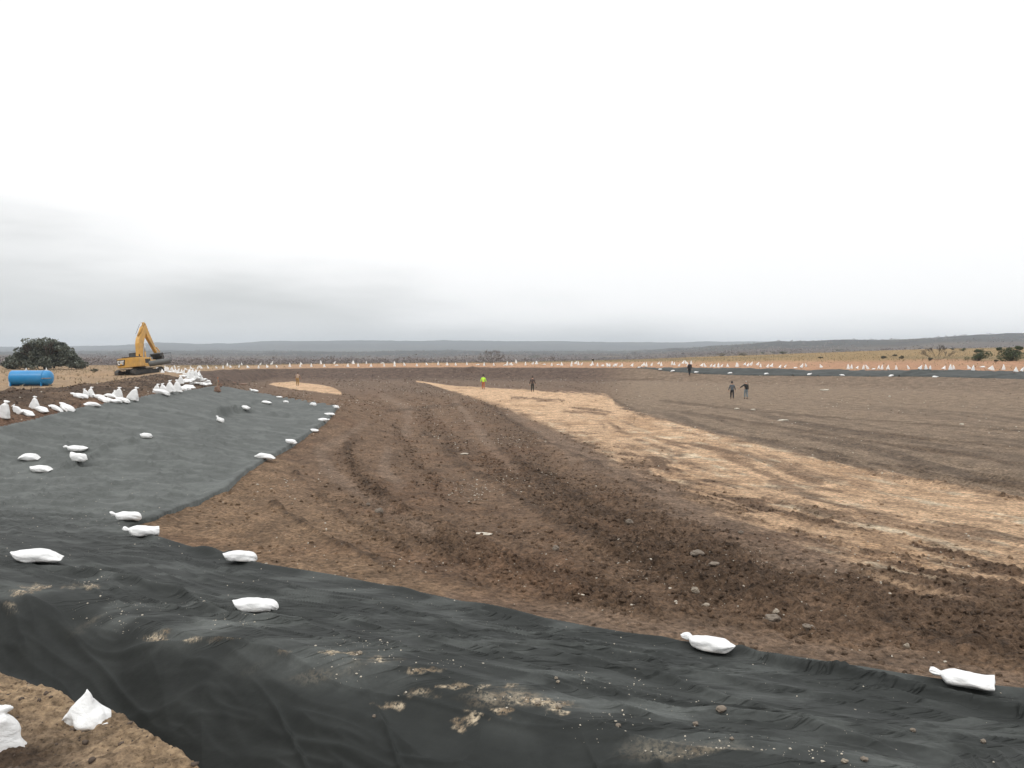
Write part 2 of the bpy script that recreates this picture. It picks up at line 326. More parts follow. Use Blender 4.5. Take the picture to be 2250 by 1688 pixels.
# ------------------------------------------------------------------ soil relief and colour
X0 = np.interp(GY, [5, 15, 28, 45, 60, 80, 105, 140], [19, 14, 9.2, 7.4, 6, 0, -7.5, -16])
sS = GX - X0; warp = fbm(GX/12, GY/12, 2, 31)*1.0
sS = sS + warp
floor_m = sst(3.7, 4.3, ZF)*(1-sst(9.6, 10, ZF)); floor_m = np.where((PXg < 430), 0*floor_m + sst(3.7, 4.3, ZF)*(1-sst(8.8, 9.0, ZF)), floor_m)
nyq = lambda wl: np.clip(wl/(np.maximum(r2d/796, r2d**2/(3.9*796)*.6)*2.5), 0, 1)      # fade what the grid cannot carry
pxg = np.clip(PXg, -900, 3300)
# caliche strip (tan subsoil laid bare)
st_t = np.interp(pxg, [900,925,1000,1150,1270,1330,1345,1352,1400,1500,1700,1900,2250,2800], [835,838,848,855,863,867,872,888,907,932,985,1030,1095,1210])
st_b = np.interp(pxg, [900,925,985,1060,1130,1200,1290,1330,1400,1500,1650,1800,1950,2100,2250,2800], [835,839,858,880,905,935,970,1003,1035,1085,1150,1205,1262,1300,1330,1480])
ed = fbm(sS*2.2, GY/2.2, 4, 41); wv_ = (PYg - st_t)/np.maximum(st_b-st_t, 3)
en = fbm(sS*3.0, GY*.25, 4, 42)
mott = fbm(GX*1.3+GY*.2, GY*.8, 5, 45, .68)
core = sst(-.02, .05, wv_+ed*.045)*sst(1.12, .80, wv_+ed*.12+mott*.10)
lowpart = sst(.35, .8, wv_)*sst(1150, 1500, pxg)
core = core*(pxg > 915)
tan_m = core*np.clip(1.0 - lowpart*sst(-.35, .5, en*.55 + .75*mott)*.95 - .7*sst(.05, .65, fbm(sS*1.6+5, GY*.14, 4, 47)*.7 + .6*mott)*sst(1150, 1350, pxg)*sst(880, 940, PYg), 0, 1)
dark_streak = np.zeros_like(tan_m)
for pts, w in (([(1700,985+75),(1830,1110),(1990,1150),(2140,1175),(2250,1190)], 9), ([(1470,975),(1560,985),(1640,1000),(1760,1045),(1800,1055)], 7), ([(1770,1120),(1860,1135)], 12), ([(1250,895),(1340,905)], 2.2), ([(1125,875),(1200,877)], 2.), ([(1180,881),(1240,879)], 2.), ([(1240,903),(1330,908)], 3.)):
    dd, _, _ = seg_d(pxg, PYg, pts); dark_streak = np.maximum(dark_streak, sst(1.7, .1, dd/w + ed*1.5 + mott*1.1))
tan_m = tan_m*(1-.75*dark_streak)
pt_t = np.interp(pxg, [588,600,640,700,735,750], [845,841,838.5,845,852,862]); pt_b = np.interp(pxg, [588,650,700,750], [845.5,856,862,868])
patch = sst(-.4, .8, PYg-pt_t+ed*1.0)*sst(-.4, .8, pt_b-PYg+ed*1.)*((pxg > 588) & (pxg < 751)); patch = patch*(ZF > 6.9)
tan_m = np.maximum(tan_m, patch)*front
right_m = sst(10, -6, PYg - st_t)*sst(1250, 1420, pxg)*(ZF < 9.9)         # smooth grey-brown floor beyond the strip
far_m = sst(885, 850, PYg)*(1-right_m)
# rough clod bands left of the strip
band = fbm(sS*.45, GY*.035+3, 3, 51)
g2 = (PYg-st_b)                                                   # px below strip
smooth_band = np.zeros_like(tan_m)
for pts, w in (([(1120,905),(1250,985),(1400,1060),(1480,1100),(1600,1160),(1720,1210),(1830,1235)], 26), ([(800,930),(760,960),(700,985),(715,1030),(790,1085),(860,1130),(940,1170)], 13), ([(1000,880),(1040,930),(1075,980),(1130,1030)], 14), ([(850,990),(845,1030),(880,1070)], 12), ([(890,950),(900,900),(840,870)],18), ([(1000,1320),(1500,1390),(2250,1500)], 16)):
    dd, _, _ = seg_d(pxg, PYg, pts); smooth_band = np.maximum(smooth_band, sst(1.35, .35, dd/(w*np.clip((PYg-HY)/260, .3, 1.6)) + ed*.55))
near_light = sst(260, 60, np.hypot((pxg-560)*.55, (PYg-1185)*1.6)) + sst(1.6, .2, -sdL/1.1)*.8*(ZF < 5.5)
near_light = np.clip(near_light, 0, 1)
rough = np.clip(.55 + .75*band, .12, 1)*(1-.8*smooth_band)*(1-.9*right_m)*(1-.75*tan_m)*(1-.45*near_light)
turn = np.zeros_like(tan_m)
for pts, w in (([(775,965),(765,1010),(790,1060),(850,1115),(960,1190),(1150,1260),(1400,1330)], 22), ([(930,905),(985,960),(1060,1010),(1200,1090),(1400,1190),(1700,1300)], 26), ([(870,935),(900,1000),(960,1060)], 16)):
    dd, _, _ = seg_d(pxg, PYg, pts); turn = np.maximum(turn, sst(1.4, .2, dd/(w*np.clip((PYg-HY)/260, .3, 1.6)) + ed*.6))
rough = np.clip(rough + .75*turn*(1-tan_m), 0, 1.1)
lowr = sst(1000, 1250, PYg)*sst(1000, 1500, pxg)*sst(10, 60, g2); rough = np.clip(rough+.35*lowr, 0, 1.1)
wind = np.zeros_like(tan_m)
for pts, w in (([(762,975),(770,1020),(800,1062),(835,1092),(900,1130)], 7), ([(1065,882),(1120,922),(1210,975),(1290,1010),(1350,1042),(1440,1090)], 5), ([(1100,990),(1200,1050),(1300,1110),(1420,1180),(1600,1250),(1800,1305),(2000,1385),(2250,1450)], 12), ([(930,945),(1000,1010),(1080,1060),(1180,1122),(1330,1190)], 8), ([(1345,878),(1420,915),(1500,938),(1700,990),(1900,1036),(2250,1097)], 4), ([(1500,905),(1750,945),(2000,985),(2250,1022)], 5), ([(1750,930),(2000,962),(2250,985)], 4), ([(1650,960),(1900,1015),(2100,1050),(2250,1070)], 5), ([(1450,880),(1700,908),(2000,930),(2250,948)], 2.5), ([(840,832),(1000,834),(1200,834),(1300,838),(1400,834),(1460,834)], 1.6), ([(850,905),(960,893),(1010,890)], 3), ([(1230,1150),(1400,1230),(1600,1300),(1800,1350)], 9), ([(650,1040),(700,1090),(780,1150),(900,1215)], 6), ([(600,1110),(720,1190),(860,1250)],6)):
    dd, _, _ = seg_d(pxg, PYg, pts); wind = np.maximum(wind, sst(1.5, .1, dd/w + ed*.9 + mott*.9))
wind = wind*front*(ZF > 3.9)*(ZF < 9.9)
print('grid', nP, nR)
relief = np.zeros_like(HM)
clod = np.maximum(fbm(GX*2.6, GY*2.6, 4, 61, .62), -.25); big = fbm(GX*.9, GY*.9, 3, 62)
ridg = fbm(sS*2.4, GY*.22, 3, 63); fine_s = fbm(sS*6.5, GY*.5, 2, 64)
relief += floor_m*rough*(.09*clod*nyq(.35) + .09*np.abs(fbm(GX*6.5, GY*6.5, 3, 65))*nyq(.14) + .05*big*nyq(1.))
relief += floor_m*wind*(.05+.07*np.clip(clod+.3, 0, 1))*nyq(.4)
relief += floor_m*(1-tan_m*.5)*(.05*ridg*nyq(.5)*(1+1.6*right_m*sst(880, 960, PYg)) + .012*fine_s*nyq(.2))
dirt_l = sst(5.8, 6.05, ZF)*(1-sst(9.1, 9.3, ZF))*sst(560, 440, pxg)           # left rim of loose spoil
dirt_l = dirt_l*(sdL < 0.05)
mound = dirt_l*sst(6.9, 7.3, ZF)*(1-sst(8.1, 8.8, ZF))
relief += dirt_l*(.05*fbm(GX*1.6, GY*1.6, 5, 71, .6)) + mound*.16*np.abs(fbm(GX*.5, GY*.5, 4, 72))
bermm = (1-sst(1.0, 1.6, ZF))*(r2d > 2.4)
relief += bermm*(.05*fbm(GX*1.1, GY*1.1, 3, 81) + .035*fbm(GX*7, GY*7, 4, 82, .6) + .02*np.abs(fbm(GX*16, GY*16, 3, 83)))
crestm = sst(9.35, 10.0, ZF)*(1-sst(10.0, 10.5, ZF))*(pxg > 430)*(sdF < 0)
relief += crestm*.05*fbm(GX*.4, GY*.4, 3, 91)
spoil = sst(1.0, .2, np.hypot((pxg-1048)/38, (PYg-812)/7)); relief += spoil*.35*np.clip(fbm(GX*.5, GY*.5, 2, 95)+.7, 0, 1.5)*(ZF > 9)*(ZF < 11)
under = sst(.0, .12, np.maximum(sdL, sdF))
relief *= (1-under)
HT_ = HM + relief - .07*sst(.05, .25, np.maximum(sdL, sdF*.6))
edge_drop = 0
# colours (albedo)
def lin(r, g, b_, k=1.0/1.36):
    m_ = (r+g+b_)/3; return np.array([((max(v*1.05-m_*.05, 1)/255)**2.2)*k for v in (r, g, b_)])
def mixa(A, m, colr): return A*(1-m[..., None]) + colr*m[..., None]
cl = np.zeros(GX.shape+(3,)) + lin(134, 111, 92)
cl = mixa(cl, sst(-.1, .9, band)*.6, lin(112, 93, 78))
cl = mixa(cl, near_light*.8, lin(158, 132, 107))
cl = mixa(cl, smooth_band*.75, lin(146, 125, 108))
cl = mixa(cl, np.clip(turn*.5 + lowr*.25, 0, 1)*(1-smooth_band), lin(106, 87, 72))
cl = mixa(cl, sst(.1, .6, fbm(GX*.35, GY*.35, 4, 101))*.35, lin(128, 100, 80))
cl = mixa(cl, right_m*.95, lin(149, 131, 113))
cl = mixa(cl, wind*.62*(1-tan_m*.6), lin(92, 76, 63))
stk = sst(.0, .55, fbm(sS*.9, GY*.03, 4, 104)); cl = mixa(cl, right_m*stk*.7*sst(865, 930, PYg), lin(108, 94, 82))
cl = mixa(cl, far_m*.5, lin(122, 107, 96))
bankm = sst(8.7, 9.2, ZF)*(1-sst(9.95, 10.0, ZF))*(pxg > 430)*(1-right_m*.7); cl = mixa(cl, bankm*.85, lin(104, 89, 81))
tcol = lin(224, 190, 157)*np.ones_like(cl)
streak = fbm(sS*1.5, GY*.15, 4, 106)*.6 + fbm(GX*1.6+GY*.3, GY*.9, 5, 108, .65)*.75
tcol = mixa(tcol, sst(.15, .6, streak)*sst(880, 960, PYg), lin(238, 218, 190)); tcol = mixa(tcol, sst(.0, .55, fbm(GX*.5, GY*.3, 5, 107, .6))*.65, lin(188, 155, 124))
cl = cl*(1-tan_m[..., None]) + tcol*tan_m[..., None]
cl = mixa(cl, dirt_l, lin(122, 102, 86)); cl = mixa(cl, mound*sst(-.1, .3, fbm(GX*.5, GY*.5, 4, 109)), lin(98, 82, 70))
cl = mixa(cl, dirt_l*sst(0, .9, (6.9-ZF))*.7, lin(140, 110, 92))
cl = mixa(cl, bermm, lin(158, 138, 118)); cl = mixa(cl, bermm*sst(-.2, .45, fbm(GX*2.2, GY*2.2, 6, 111, .65)), lin(98, 82, 69)); cl = mixa(cl, bermm*sst(.72, .95, ZF)*.95*sst(.4, -.2, fbm(GX*1.0, GY*1.0, 2, 113)), lin(196, 170, 140))
out_l = sst(8.15, 8.5, ZF)*sst(340, 250, pxg)
outm = np.maximum(out_l, np.maximum(sst(9.98, 10.02, ZF + 0*ed), sst(9.2, 9.35, ZF)*sst(440, 400, pxg)))
och = lin(188, 150, 122)*np.ones_like(cl); och = mixa(och, sst(900, 400, pxg)*.85, lin(172, 150, 124)); och = mixa(och, sst(1500, 2000, pxg)*.5, lin(186, 142, 114))
och = mixa(och, sst(0, .6, fbm(GX*.12, GY*.12, 4, 121))*.4, lin(182, 150, 116))
cl = cl*(1-outm[..., None]) + och*outm[..., None]
gr = sst(10.75, 11.1, ZF + .12*fbm(GX*.1, GY*.1, 3, 123)); grc = lin(160, 136, 100)*np.ones_like(cl); grc = mixa(grc, sst(-.2, .5, fbm(GX*.05, GY*.05, 4, 125)), lin(140, 124, 94)); grc = mixa(grc, sst(500, 200, pxg), lin(166, 142, 116))
cl = cl*(1-gr[..., None]) + grc*gr[..., None]
wd = sst(12.05, 12.6, ZF); wdc = lin(96, 84, 76)*np.ones_like(cl); wdc = mixa(wdc, sst(0, .5, fbm(GX/90, GY/90, 4, 131)), lin(118, 104, 88)); wdc = mixa(wdc, sst(13.9, 14.6, ZF), lin(62, 60, 56))
wdc = mixa(wdc, sst(13.9, 14.6, ZF)*sst(0, .5, fbm(GX/200, GY/120, 4, 133)), lin(82, 78, 68))
cl = cl*(1-wd[..., None]) + wdc*wd[..., None]
grain = np.clip(floor_m*(.55+.4*rough)*(1-.7*right_m)*(1-.6*tan_m) + bermm + dirt_l, 0, 1)

def grid_mesh(name, Zs, keep=None, smooth=True):
    """turns the grid (or the cells kept) into a mesh"""
    idx = np.arange(nP*nR).reshape(nP, nR)
    a, b_, c_, d_ = idx[:-1, :-1], idx[1:, :-1], idx[1:, 1:], idx[:-1, 1:]
    q = np.stack([a, d_, c_, b_], -1).reshape(-1, 4)
    if keep is not None:
        kc = (keep[:-1, :-1] & keep[1:, :-1] & keep[1:, 1:] & keep[:-1, 1:]).reshape(-1); q = q[kc]
    used = np.unique(q); remap = np.full(nP*nR, -1); remap[used] = np.arange(len(used)); q = remap[q]
    V = np.stack([GX.reshape(-1)[used], GY.reshape(-1)[used], Zs.reshape(-1)[used]], -1).astype(np.float32)
    me = bpy.data.meshes.new(name); me.vertices.add(len(V)); me.vertices.foreach_set('co', V.reshape(-1))
    me.loops.add(q.size); me.loops.foreach_set('vertex_index', q.reshape(-1).astype(np.int32))
    me.polygons.add(len(q)); me.polygons.foreach_set('loop_start', np.arange(0, q.size, 4, dtype=np.int32))
    me.polygons.foreach_set('use_smooth', np.ones(len(q), bool))
    me.update(calc_edges=True)
    return me, used
def add_attr(me, name, vals, color=False):
    if color:
        a = me.attributes.new(name, 'FLOAT_COLOR', 'POINT'); v = np.concatenate([vals, np.ones((len(vals), 1))], 1).astype(np.float32)
        a.data.foreach_set('color', v.reshape(-1))
    else:
        a = me.attributes.new(name, 'FLOAT', 'POINT'); a.data.foreach_set('value', vals.astype(np.float32))
def link(name, me, mats, parent=None):
    o = bpy.data.objects.new(name, me); COL.objects.link(o)
    if not isinstance(mats, (list, tuple)): mats = [mats]
    for m in mats: me.materials.append(m)
    if parent: o.parent = parent
    return o
def tag(o, label=None, cat=None, group=None, kind=None):
    if label: o['label'] = label
    if cat: o['category'] = cat
    if group: o['group'] = group
    if kind: o['kind'] = kind
    return o
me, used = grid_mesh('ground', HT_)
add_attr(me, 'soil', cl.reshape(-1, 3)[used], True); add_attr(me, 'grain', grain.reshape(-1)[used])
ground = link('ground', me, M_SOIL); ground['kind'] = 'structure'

# ------------------------------------------------------------------ geotextile sheets
rad_sp = np.gradient(R)[None, :]*np.ones_like(GX)
fe = seg_d(GX, GY, far_edge[25:])[0] if False else None
mkL = sdL > -np.maximum(.08, rad_sp*1.3)
d_edge, al, _ = seg_d(np.where(mkL, GX, 0), np.where(mkL, GY, 0), far_edge)
lo_ = np.interp(pxg, [300, 430], [3.4, 4.2]); hi_ = np.interp(pxg, [300, 430], [4.4, 4.6]); tq = np.clip((ZF-lo_)/(hi_-lo_), 0, 1); nearpart = 1 - tq*tq*(3-2*tq)
s_n = d_edge; t_n = GX*.97 + GY*.1
wr = np.zeros_like(HM)
Wn = fbm(s_n*2.4 + .5*fbm(GX*.5, GY*.5, 2, 201), t_n*.32, 4, 203, .55)
Wn2 = fbm(s_n*6.5, t_n*.9, 3, 205)
rdg = lambda n_, p_: np.clip(1-np.abs(n_)*1.7, 0, 1)**p_
edge_calm = sst(.12, .75, sdL)
wr += nearpart*edge_calm*(.050*rdg(Wn, 3.0) + .030*rdg(fbm(s_n*4.5+1.2*fbm(GX*.4, GY*.4, 2, 202), t_n*.55, 3, 204), 4.0) + .014*Wn2)
Wl = fbm(GX*.9 + GY*.35 + .7*fbm(GX*.4, GY*.4, 2, 207), GY*2.0 - GX*.55, 3, 209)
wr += (1-nearpart)*(.05*Wl + .075*rdg(Wl, 4.0) + .045*rdg(fbm(GX*.9+GY*.3+2, GY*2.8-GX*.6, 2, 212), 4.0))*nyq(.5)
wallm = sst(3.0, 2.6, ZF)*sst(1.9, 2.2, ZF)
ang = ph2*14
wr += wallm*(.09*fbm(ph2*8 + LR[None, :]*4.2, LR[None, :]*2.2, 2, 213) + .13*rdg(fbm(ph2*9 + LR[None, :]*5, LR[None, :]*1.2, 2, 215), 3.0) + .05*rdg(fbm(ph2*22 + LR[None, :]*9, LR[None, :]*2.5, 3, 214), 3.0))
wr += .05*sst(3.6, 3.0, ZF)*fbm(GX*.8, GY*.8, 2, 217)
hem = (.085*(1-nearpart)*np.exp(-((sdL-.10)/.16)**2) + .075*nearpart*np.exp(-((sdL-.27)/.075)**2))*(1+.3*fbm(al*.35, al*0, 2, 219)) + .012
def ridge_px(pts, w, h, asym=0):
    wpts = [hit(*p)[:2] for p in pts]; dd, a_, L_ = seg_d(np.where(mkL, GX, 0), np.where(mkL, GY, 0), wpts)
    return 1.5*h*np.exp(-(dd/(w*.8))**2)*sst(-.05*L_, .2*L_, a_)*sst(1.05*L_, .8*L_, a_)
folds = ridge_px([(1600,1437),(1660,1455),(1740,1480),(1900,1515),(2060,1548),(2250,1590),(2500,1650)], .045, .105)
folds += ridge_px([(850,1300),(960,1330),(1100,1355),(1250,1390)], .05, .03) + ridge_px([(900,1315),(1050,1355),(1230,1400),(1420,1430)], .06, .03)
folds += ridge_px([(1250,1400),(1360,1408),(1500,1428)], .05, .03)
folds += ridge_px([(110,1044),(165,1030),(225,1005)], .07, .12) + ridge_px([(465,914),(510,909),(560,908)], .16, .24) + ridge_px([(200,1005),(240,985),(330,970)], .12, .1)
folds += ridge_px([(540,905),(600,915),(660,922)], .12, .1) + ridge_px([(520,905),(560,886),(610,884)], .12, .09)
folds += ridge_px([(60,1252),(200,1270),(330,1300),(470,1335)], .07, .07) + ridge_px([(400,1330),(560,1375),(700,1385)], .07, .06)
folds += ridge_px([(170,1262),(240,1266)], .06, .05) + ridge_px([(430,1218),(480,1232),(560,1240)], .10, .05)
folds += ridge_px([(1180,1440),(1300,1475),(1450,1500),(1600,1550),(1800,1600)], .06, .05) + ridge_px([(1500,1560),(1700,1600),(2000,1680)], .08, .06) + ridge_px([(1100,1425),(1300,1440),(1500,1480)], .05, .045)
lz = np.maximum(HM + .03 + hem + wr*sst(-.05, .35, sdL) + folds*sst(0,.12,sdL), HM-.045)
lz = np.where(sdL < 0, HM - .10, lz)
edge_side = sst(.12, .0, sdL)*0
me, used = grid_mesh('geotextile_sheet', lz, mkL)
sandm = np.zeros_like(HM)
crest_line = [polar(ph, math.exp(np.interp(ph, kphi, RK[:, 3]))) for ph in np.linspace(-.62, .7, 40)]
dc, ac, _ = seg_d(np.where(mkL, GX, 0), np.where(mkL, GY, 0), crest_line)
sandm = .5*sst(.35, .05, dc)*sst(.3, .85, fbm(GX*.7, GY*2.6, 4, 221))*1.0*sst(.75, .45, np.abs(ph2+.15))
for (px, py, rx, ry, k) in ((1190,1556,85,13,1.6),(1160,1552,40,8,2),(1225,1570,26,14,1.8),(1105,1588,32,12,1.6),(1022,1603,44,20,1.3),(1012,1622,14,14,1.2),(855,1568,36,14,1.1),(745,1452,70,5,1.5),(830,1460,40,8,1.2),(930,1492,55,8,1.2),(1010,1526,60,6,1.3),(930,1540,50,10,.8),(420,1417,26,9,1.5),(500,1422,40,5,1.2),(350,1408,34,16,1.0),(365,1395,22,8,1.1),(90,1296,60,10,.9),(30,1315,30,5,1.1),(190,1300,38,9,.9),(60,1308,40,6,1),(20,1345,24,26,.4),(620,1458,25,8,.5),(1110,1528,30,4,.8)):
    e = np.hypot((PXg-px)/rx, (PYg-py)/ry) + .7*fbm(PXg*.05, PYg*.12, 4, 223)
    sandm = np.maximum(sandm, k*sst(.85, .1, e)*(ZF < 4.5)*(sdL > .05))
sandm = sandm*(sdL > 0)
dust_light_m = np.clip((.35*sst(.0, .6, fbm(GX*1.4, GY*3.5, 5, 225)) + .5*sst(1.8, .2, dc)*sst(-.1, .6, fbm(GX*1.1, GY*2.6, 4, 227)))*sst(2.7, 3.0, ZF), 0, 1) + .66*(1-nearpart) + .02 + .10*sst(2.75, 3.15, ZF)  # real dust, with lit tops and grazing slope sheen painted into the same tone
dust_light_m = dust_light_m*(1-nearpart*(1-sst(.13, .24, sdL)))  # hem strip kept dark: dust-free fabric plus painted shade behind the fold
add_attr(me, 'sand', np.clip(sandm, 0, 1).reshape(-1)[used]); add_attr(me, 'dust', dust_light_m.reshape(-1)[used])
crz = sst(2.85, 3.1, ZF)*(.35+.65*sst(-.3, .4, fbm(GX*.5, GY*.9, 3, 241)))*(.45+.55*nearpart)*sst(.25, .6, sdL)
add_attr(me, 'crease', crz.reshape(-1)[used])
liner = link('geotextile_sheet', me, M_LINER)
tag(liner, 'large black geotextile sheet draped over the near trench, crest and left slope of the pit', 'geotextile sheet')
mkF = sdF > -np.maximum(.05, rad_sp*.9)
lzf = HM + .05 + .12*fbm(GX*.5, GY*.5, 3, 231) + .04*fbm(GX*1.6, GY*1.3, 2, 233)
fold_f = np.zeros_like(HM)
for pts in (((1960,828),(2000,821),(2040,817)), ((1970,829),(2060,818)), ((2150,832),(2230,822))):
    w_ = [bank_pt(*p) for p in pts]; dd, _, _ = seg_d(np.where(mkF, GX, 0), np.where(mkF, GY, 0), w_); fold_f += .22*np.exp(-(dd/.35)**2)
lzf = np.where(sdF < 0, HM-.12, lzf + fold_f)
me, used = grid_mesh('geotextile_sheet_far', lzf, mkF); me.name = 'geotextile_sheet'
add_attr(me, 'sand', np.zeros(len(used))); add_attr(me, 'dust', (.32 + .1*fbm(GX, GY, 3, 235)).reshape(-1)[used])
add_attr(me, 'crease', np.zeros(len(used)))
fl = link('geotextile_sheet', me, M_LINER)
tag(fl, 'black geotextile strip laid along the far right bank below the row of sandbags', 'geotextile sheet')
HL = np.where(sdL > 0, lz, np.where(sdF > 0, lzf, HT_))               # what things stand on
def gz(x, y): return float(lookup(HL, x, y))
def gnormal(x, y, e=.12):
    return Vector((gz(x-e, y)-gz(x+e, y), gz(x, y-e)-gz(x, y+e), 2*e)).normalized()
# ------------------------------------------------------------------ mesh helpers
def raw(name, V, Fc, mats, parent=None, smooth=True, mi=None):
    me = bpy.data.meshes.new(name); me.from_pydata([tuple(v) for v in V], [], [tuple(f) for f in Fc])
    if smooth: me.polygons.foreach_set('use_smooth', np.ones(len(me.polygons), bool))
    if mi is not None: me.polygons.foreach_set('material_index', np.array(mi, dtype=np.int32))
    me.update(); return link(name, me, mats, parent)
def empty(name, loc, rz=0., label=None, cat=None, group=None):
    o = bpy.data.objects.new(name, None); COL.objects.link(o); o.location = loc; o.rotation_euler = (0, 0, rz); o.empty_display_size = .3
    return tag(o, label, cat, group)
class MB:
    """collects shapes into one mesh"""
    def __init__(s): s.bm = bmesh.new()
    def box(s, c, d, rot=None, bev=.02):
        r = bmesh.ops.create_cube(s.bm, size=1); vs = r['verts']
        M = Matrix.Translation(c) @ (rot.to_4x4() if rot is not None else Matrix()) @ Matrix.Diagonal((*d, 1))
        bmesh.ops.transform(s.bm, matrix=M, verts=vs)
        if bev:
            es = list({e for v in vs for e in v.link_edges}); bmesh.ops.bevel(s.bm, geom=es, offset=min(bev, min(d)*.3), segments=2, affect='EDGES', profile=.6)
        return s
    def cyl(s, a, b, r0, r1=None, n=14, caps=True):
        a = Vector(a); b = Vector(b); r1 = r0 if r1 is None else r1; dr = b-a; L = dr.length
        r = bmesh.ops.create_cone(s.bm, segments=n, radius1=r0, radius2=r1, depth=L, cap_ends=caps)
        M = Matrix.Translation((a+b)/2) @ dr.to_track_quat('Z', 'Y').to_matrix().to_4x4(); bmesh.ops.transform(s.bm, matrix=M, verts=r['verts']); return s
    def lathe(s, prof, axis='X', n=28, origin=(0, 0, 0)):
        rings = []
        for (a, r) in prof:
            ring = []
            for k in range(n):
                t_ = 2*math.pi*k/n; y, z = r*math.cos(t_), r*math.sin(t_)
                p = (a, y, z) if axis == 'X' else (y, z, a)
                ring.append(s.bm.verts.new(Vector(p)+Vector(origin)))
            rings.append(ring)
        for q, w in zip(rings[:-1], rings[1:]):
            for k in range(n): s.bm.faces.new((q[k], q[(k+1) % n], w[(k+1) % n], w[k]))
        s.bm.faces.new(rings[0][::-1]); s.bm.faces.new(rings[-1]); return s
    def prism(s, pts, y0, y1, bev=.02):
        """outline in x,z extruded along y"""
        a = [s.bm.verts.new((x, y0, z)) for x, z in pts]; b = [s.bm.verts.new((x, y1, z)) for x, z in pts]; n = len(pts)
        s.bm.faces.new(a); s.bm.faces.new(b[::-1])
        for k in range(n): s.bm.faces.new((a[k], b[k], b[(k+1) % n], a[(k+1) % n]))
        if bev:
            es = list({e for v in a+b for e in v.link_edges}); bmesh.ops.bevel(s.bm, geom=es, offset=bev, segments=2, affect='EDGES')
        return s
    def build(s, name, mat, parent=None, smooth=False):
        bmesh.ops.recalc_face_normals(s.bm, faces=s.bm.faces[:])
        me = bpy.data.meshes.new(name); s.bm.to_mesh(me); s.bm.free()
        if smooth: me.polygons.foreach_set('use_smooth', np.ones(len(me.polygons), bool))
        return link(name, me, mat, parent)

# ------------------------------------------------------------------ sandbags
def sack(name, L, Wd, H, A, B, seed, arch=0.0, lift=0.0, nt_=44, nm=28):
    """lofted sack along x; A/B: round, point, tuft, flare"""
    def half(kind):
        if kind == 'round': return [0,.02,.06,.13,.25,.5],[.08,.46,.70,.88,.98,1],[.05,.36,.62,.84,.98,1],[-.38,-.30,-.2,-.08,0,0]
        if kind == 'point': return [0,.03,.08,.16,.28,.5],[.14,.36,.60,.82,.97,1],[.05,.16,.42,.72,.95,1],[.42,.30,.12,0,0,0]
        if kind == 'ears':  return [0,.03,.08,.16,.28,.5],[.92,.94,.92,.94,.99,1],[.05,.18,.42,.72,.95,1],[-.2,-.25,-.2,-.1,0,0]
        if kind == 'tuft':  return [0,.045,.09,.13,.165,.2,.27,.38,.5],[.52,.62,.46,.32,.30,.56,.86,.98,1],[.14,.34,.40,.32,.28,.5,.8,.98,1],[.45,.35,.28,.25,.2,.1,0,0,0]
        if kind == 'neck':  return [0,.04,.08,.12,.155,.19,.25,.36,.5],[.50,.60,.38,.22,.20,.42,.60,.80,.93],[.14,.34,.36,.3,.26,.44,.62,.84,.95],[.3,.2,.15,.1,.05,0,0,0,0]
        if kind == 'flare': return [0,.06,.16,.26,.32,.38,.5],[1.12,1.06,1.0,.96,.94,.97,1],[.74,.78,.80,.82,.84,.94,1],[.1,.05,0,0,0,0,0]
        if kind == 'flat':  return [0,.01,.05,.12,.25,.5],[.8,1.0,1.10,1.12,1.08,.93],[.7,.98,1.1,1.14,1.1,.95],[0,0,0,0,0,0]
    ta, wa, ha, ca = half(A); tb, wb_, hb, cb = half(B)
    rs_ = np.random.default_rng(seed); off = rs_.uniform(0, 90, 3)
    V = []; ts = np.unique(np.concatenate([np.linspace(0, 1, nt_), [.004, .012, .988, .996]]))
    for t_ in ts:
        if t_ <= .5: w, h, c_ = np.interp(t_, ta, wa), np.interp(t_, ta, ha), np.interp(t_, ta, ca)
        else: q = 1-t_; w, h, c_ = np.interp(q, tb, wb_), np.interp(q, tb, hb), np.interp(q, tb, cb)
        en_ = min(t_, 1-t_); wrk = .10+.20*math.exp(-en_/.14)
        if (t_ in (ts[0], ts[-1])): w *= .6; h *= .5
        for k in range(nm):
            a_ = 2*math.pi*k/nm; ca_, sa_ = math.cos(a_), math.sin(a_)
            ex = .72; y = math.copysign(abs(ca_)**ex, ca_)*w*Wd/2; z = math.copysign(abs(sa_)**(.9), sa_)*h*H/2
            nn = mnoise.noise(Vector((t_*3+off[0], math.cos(a_)*1.2+off[1], math.sin(a_)*1.2+off[2])))
            nf = mnoise.noise(Vector((t_*4+off[1], math.cos(a_)*3.4+off[2], math.sin(a_)*3.4+off[0])))
            s_ = 1 + .18*nn + wrk*nf
            x = (t_-.5)*L + .02*nn; y *= s_; z *= s_
            z = z if z > -H*.32 else -H*.32 + (z+H*.32)*.25
            zz = z + H*.36 + c_*H*.55 - arch*((t_-.5)**2)*L + lift*max(0, .25-t_)*L
            V.append((x, y, zz))
    nr = len(ts); Fc = []
    for i in range(nr-1):
        for k in range(nm): a0 = i*nm+k; b0 = i*nm+(k+1) % nm; Fc.append((a0, b0, b0+nm, a0+nm))
    Fc.append(tuple(range(nm))[::-1]); Fc.append(tuple(range((nr-1)*nm, nr*nm)))
    me = bpy.data.meshes.new(name); me.from_pydata(V, [], Fc); me.polygons.foreach_set('use_smooth', np.ones(len(me.polygons), bool)); me.update()
    me.materials.append(M_BAG); return me
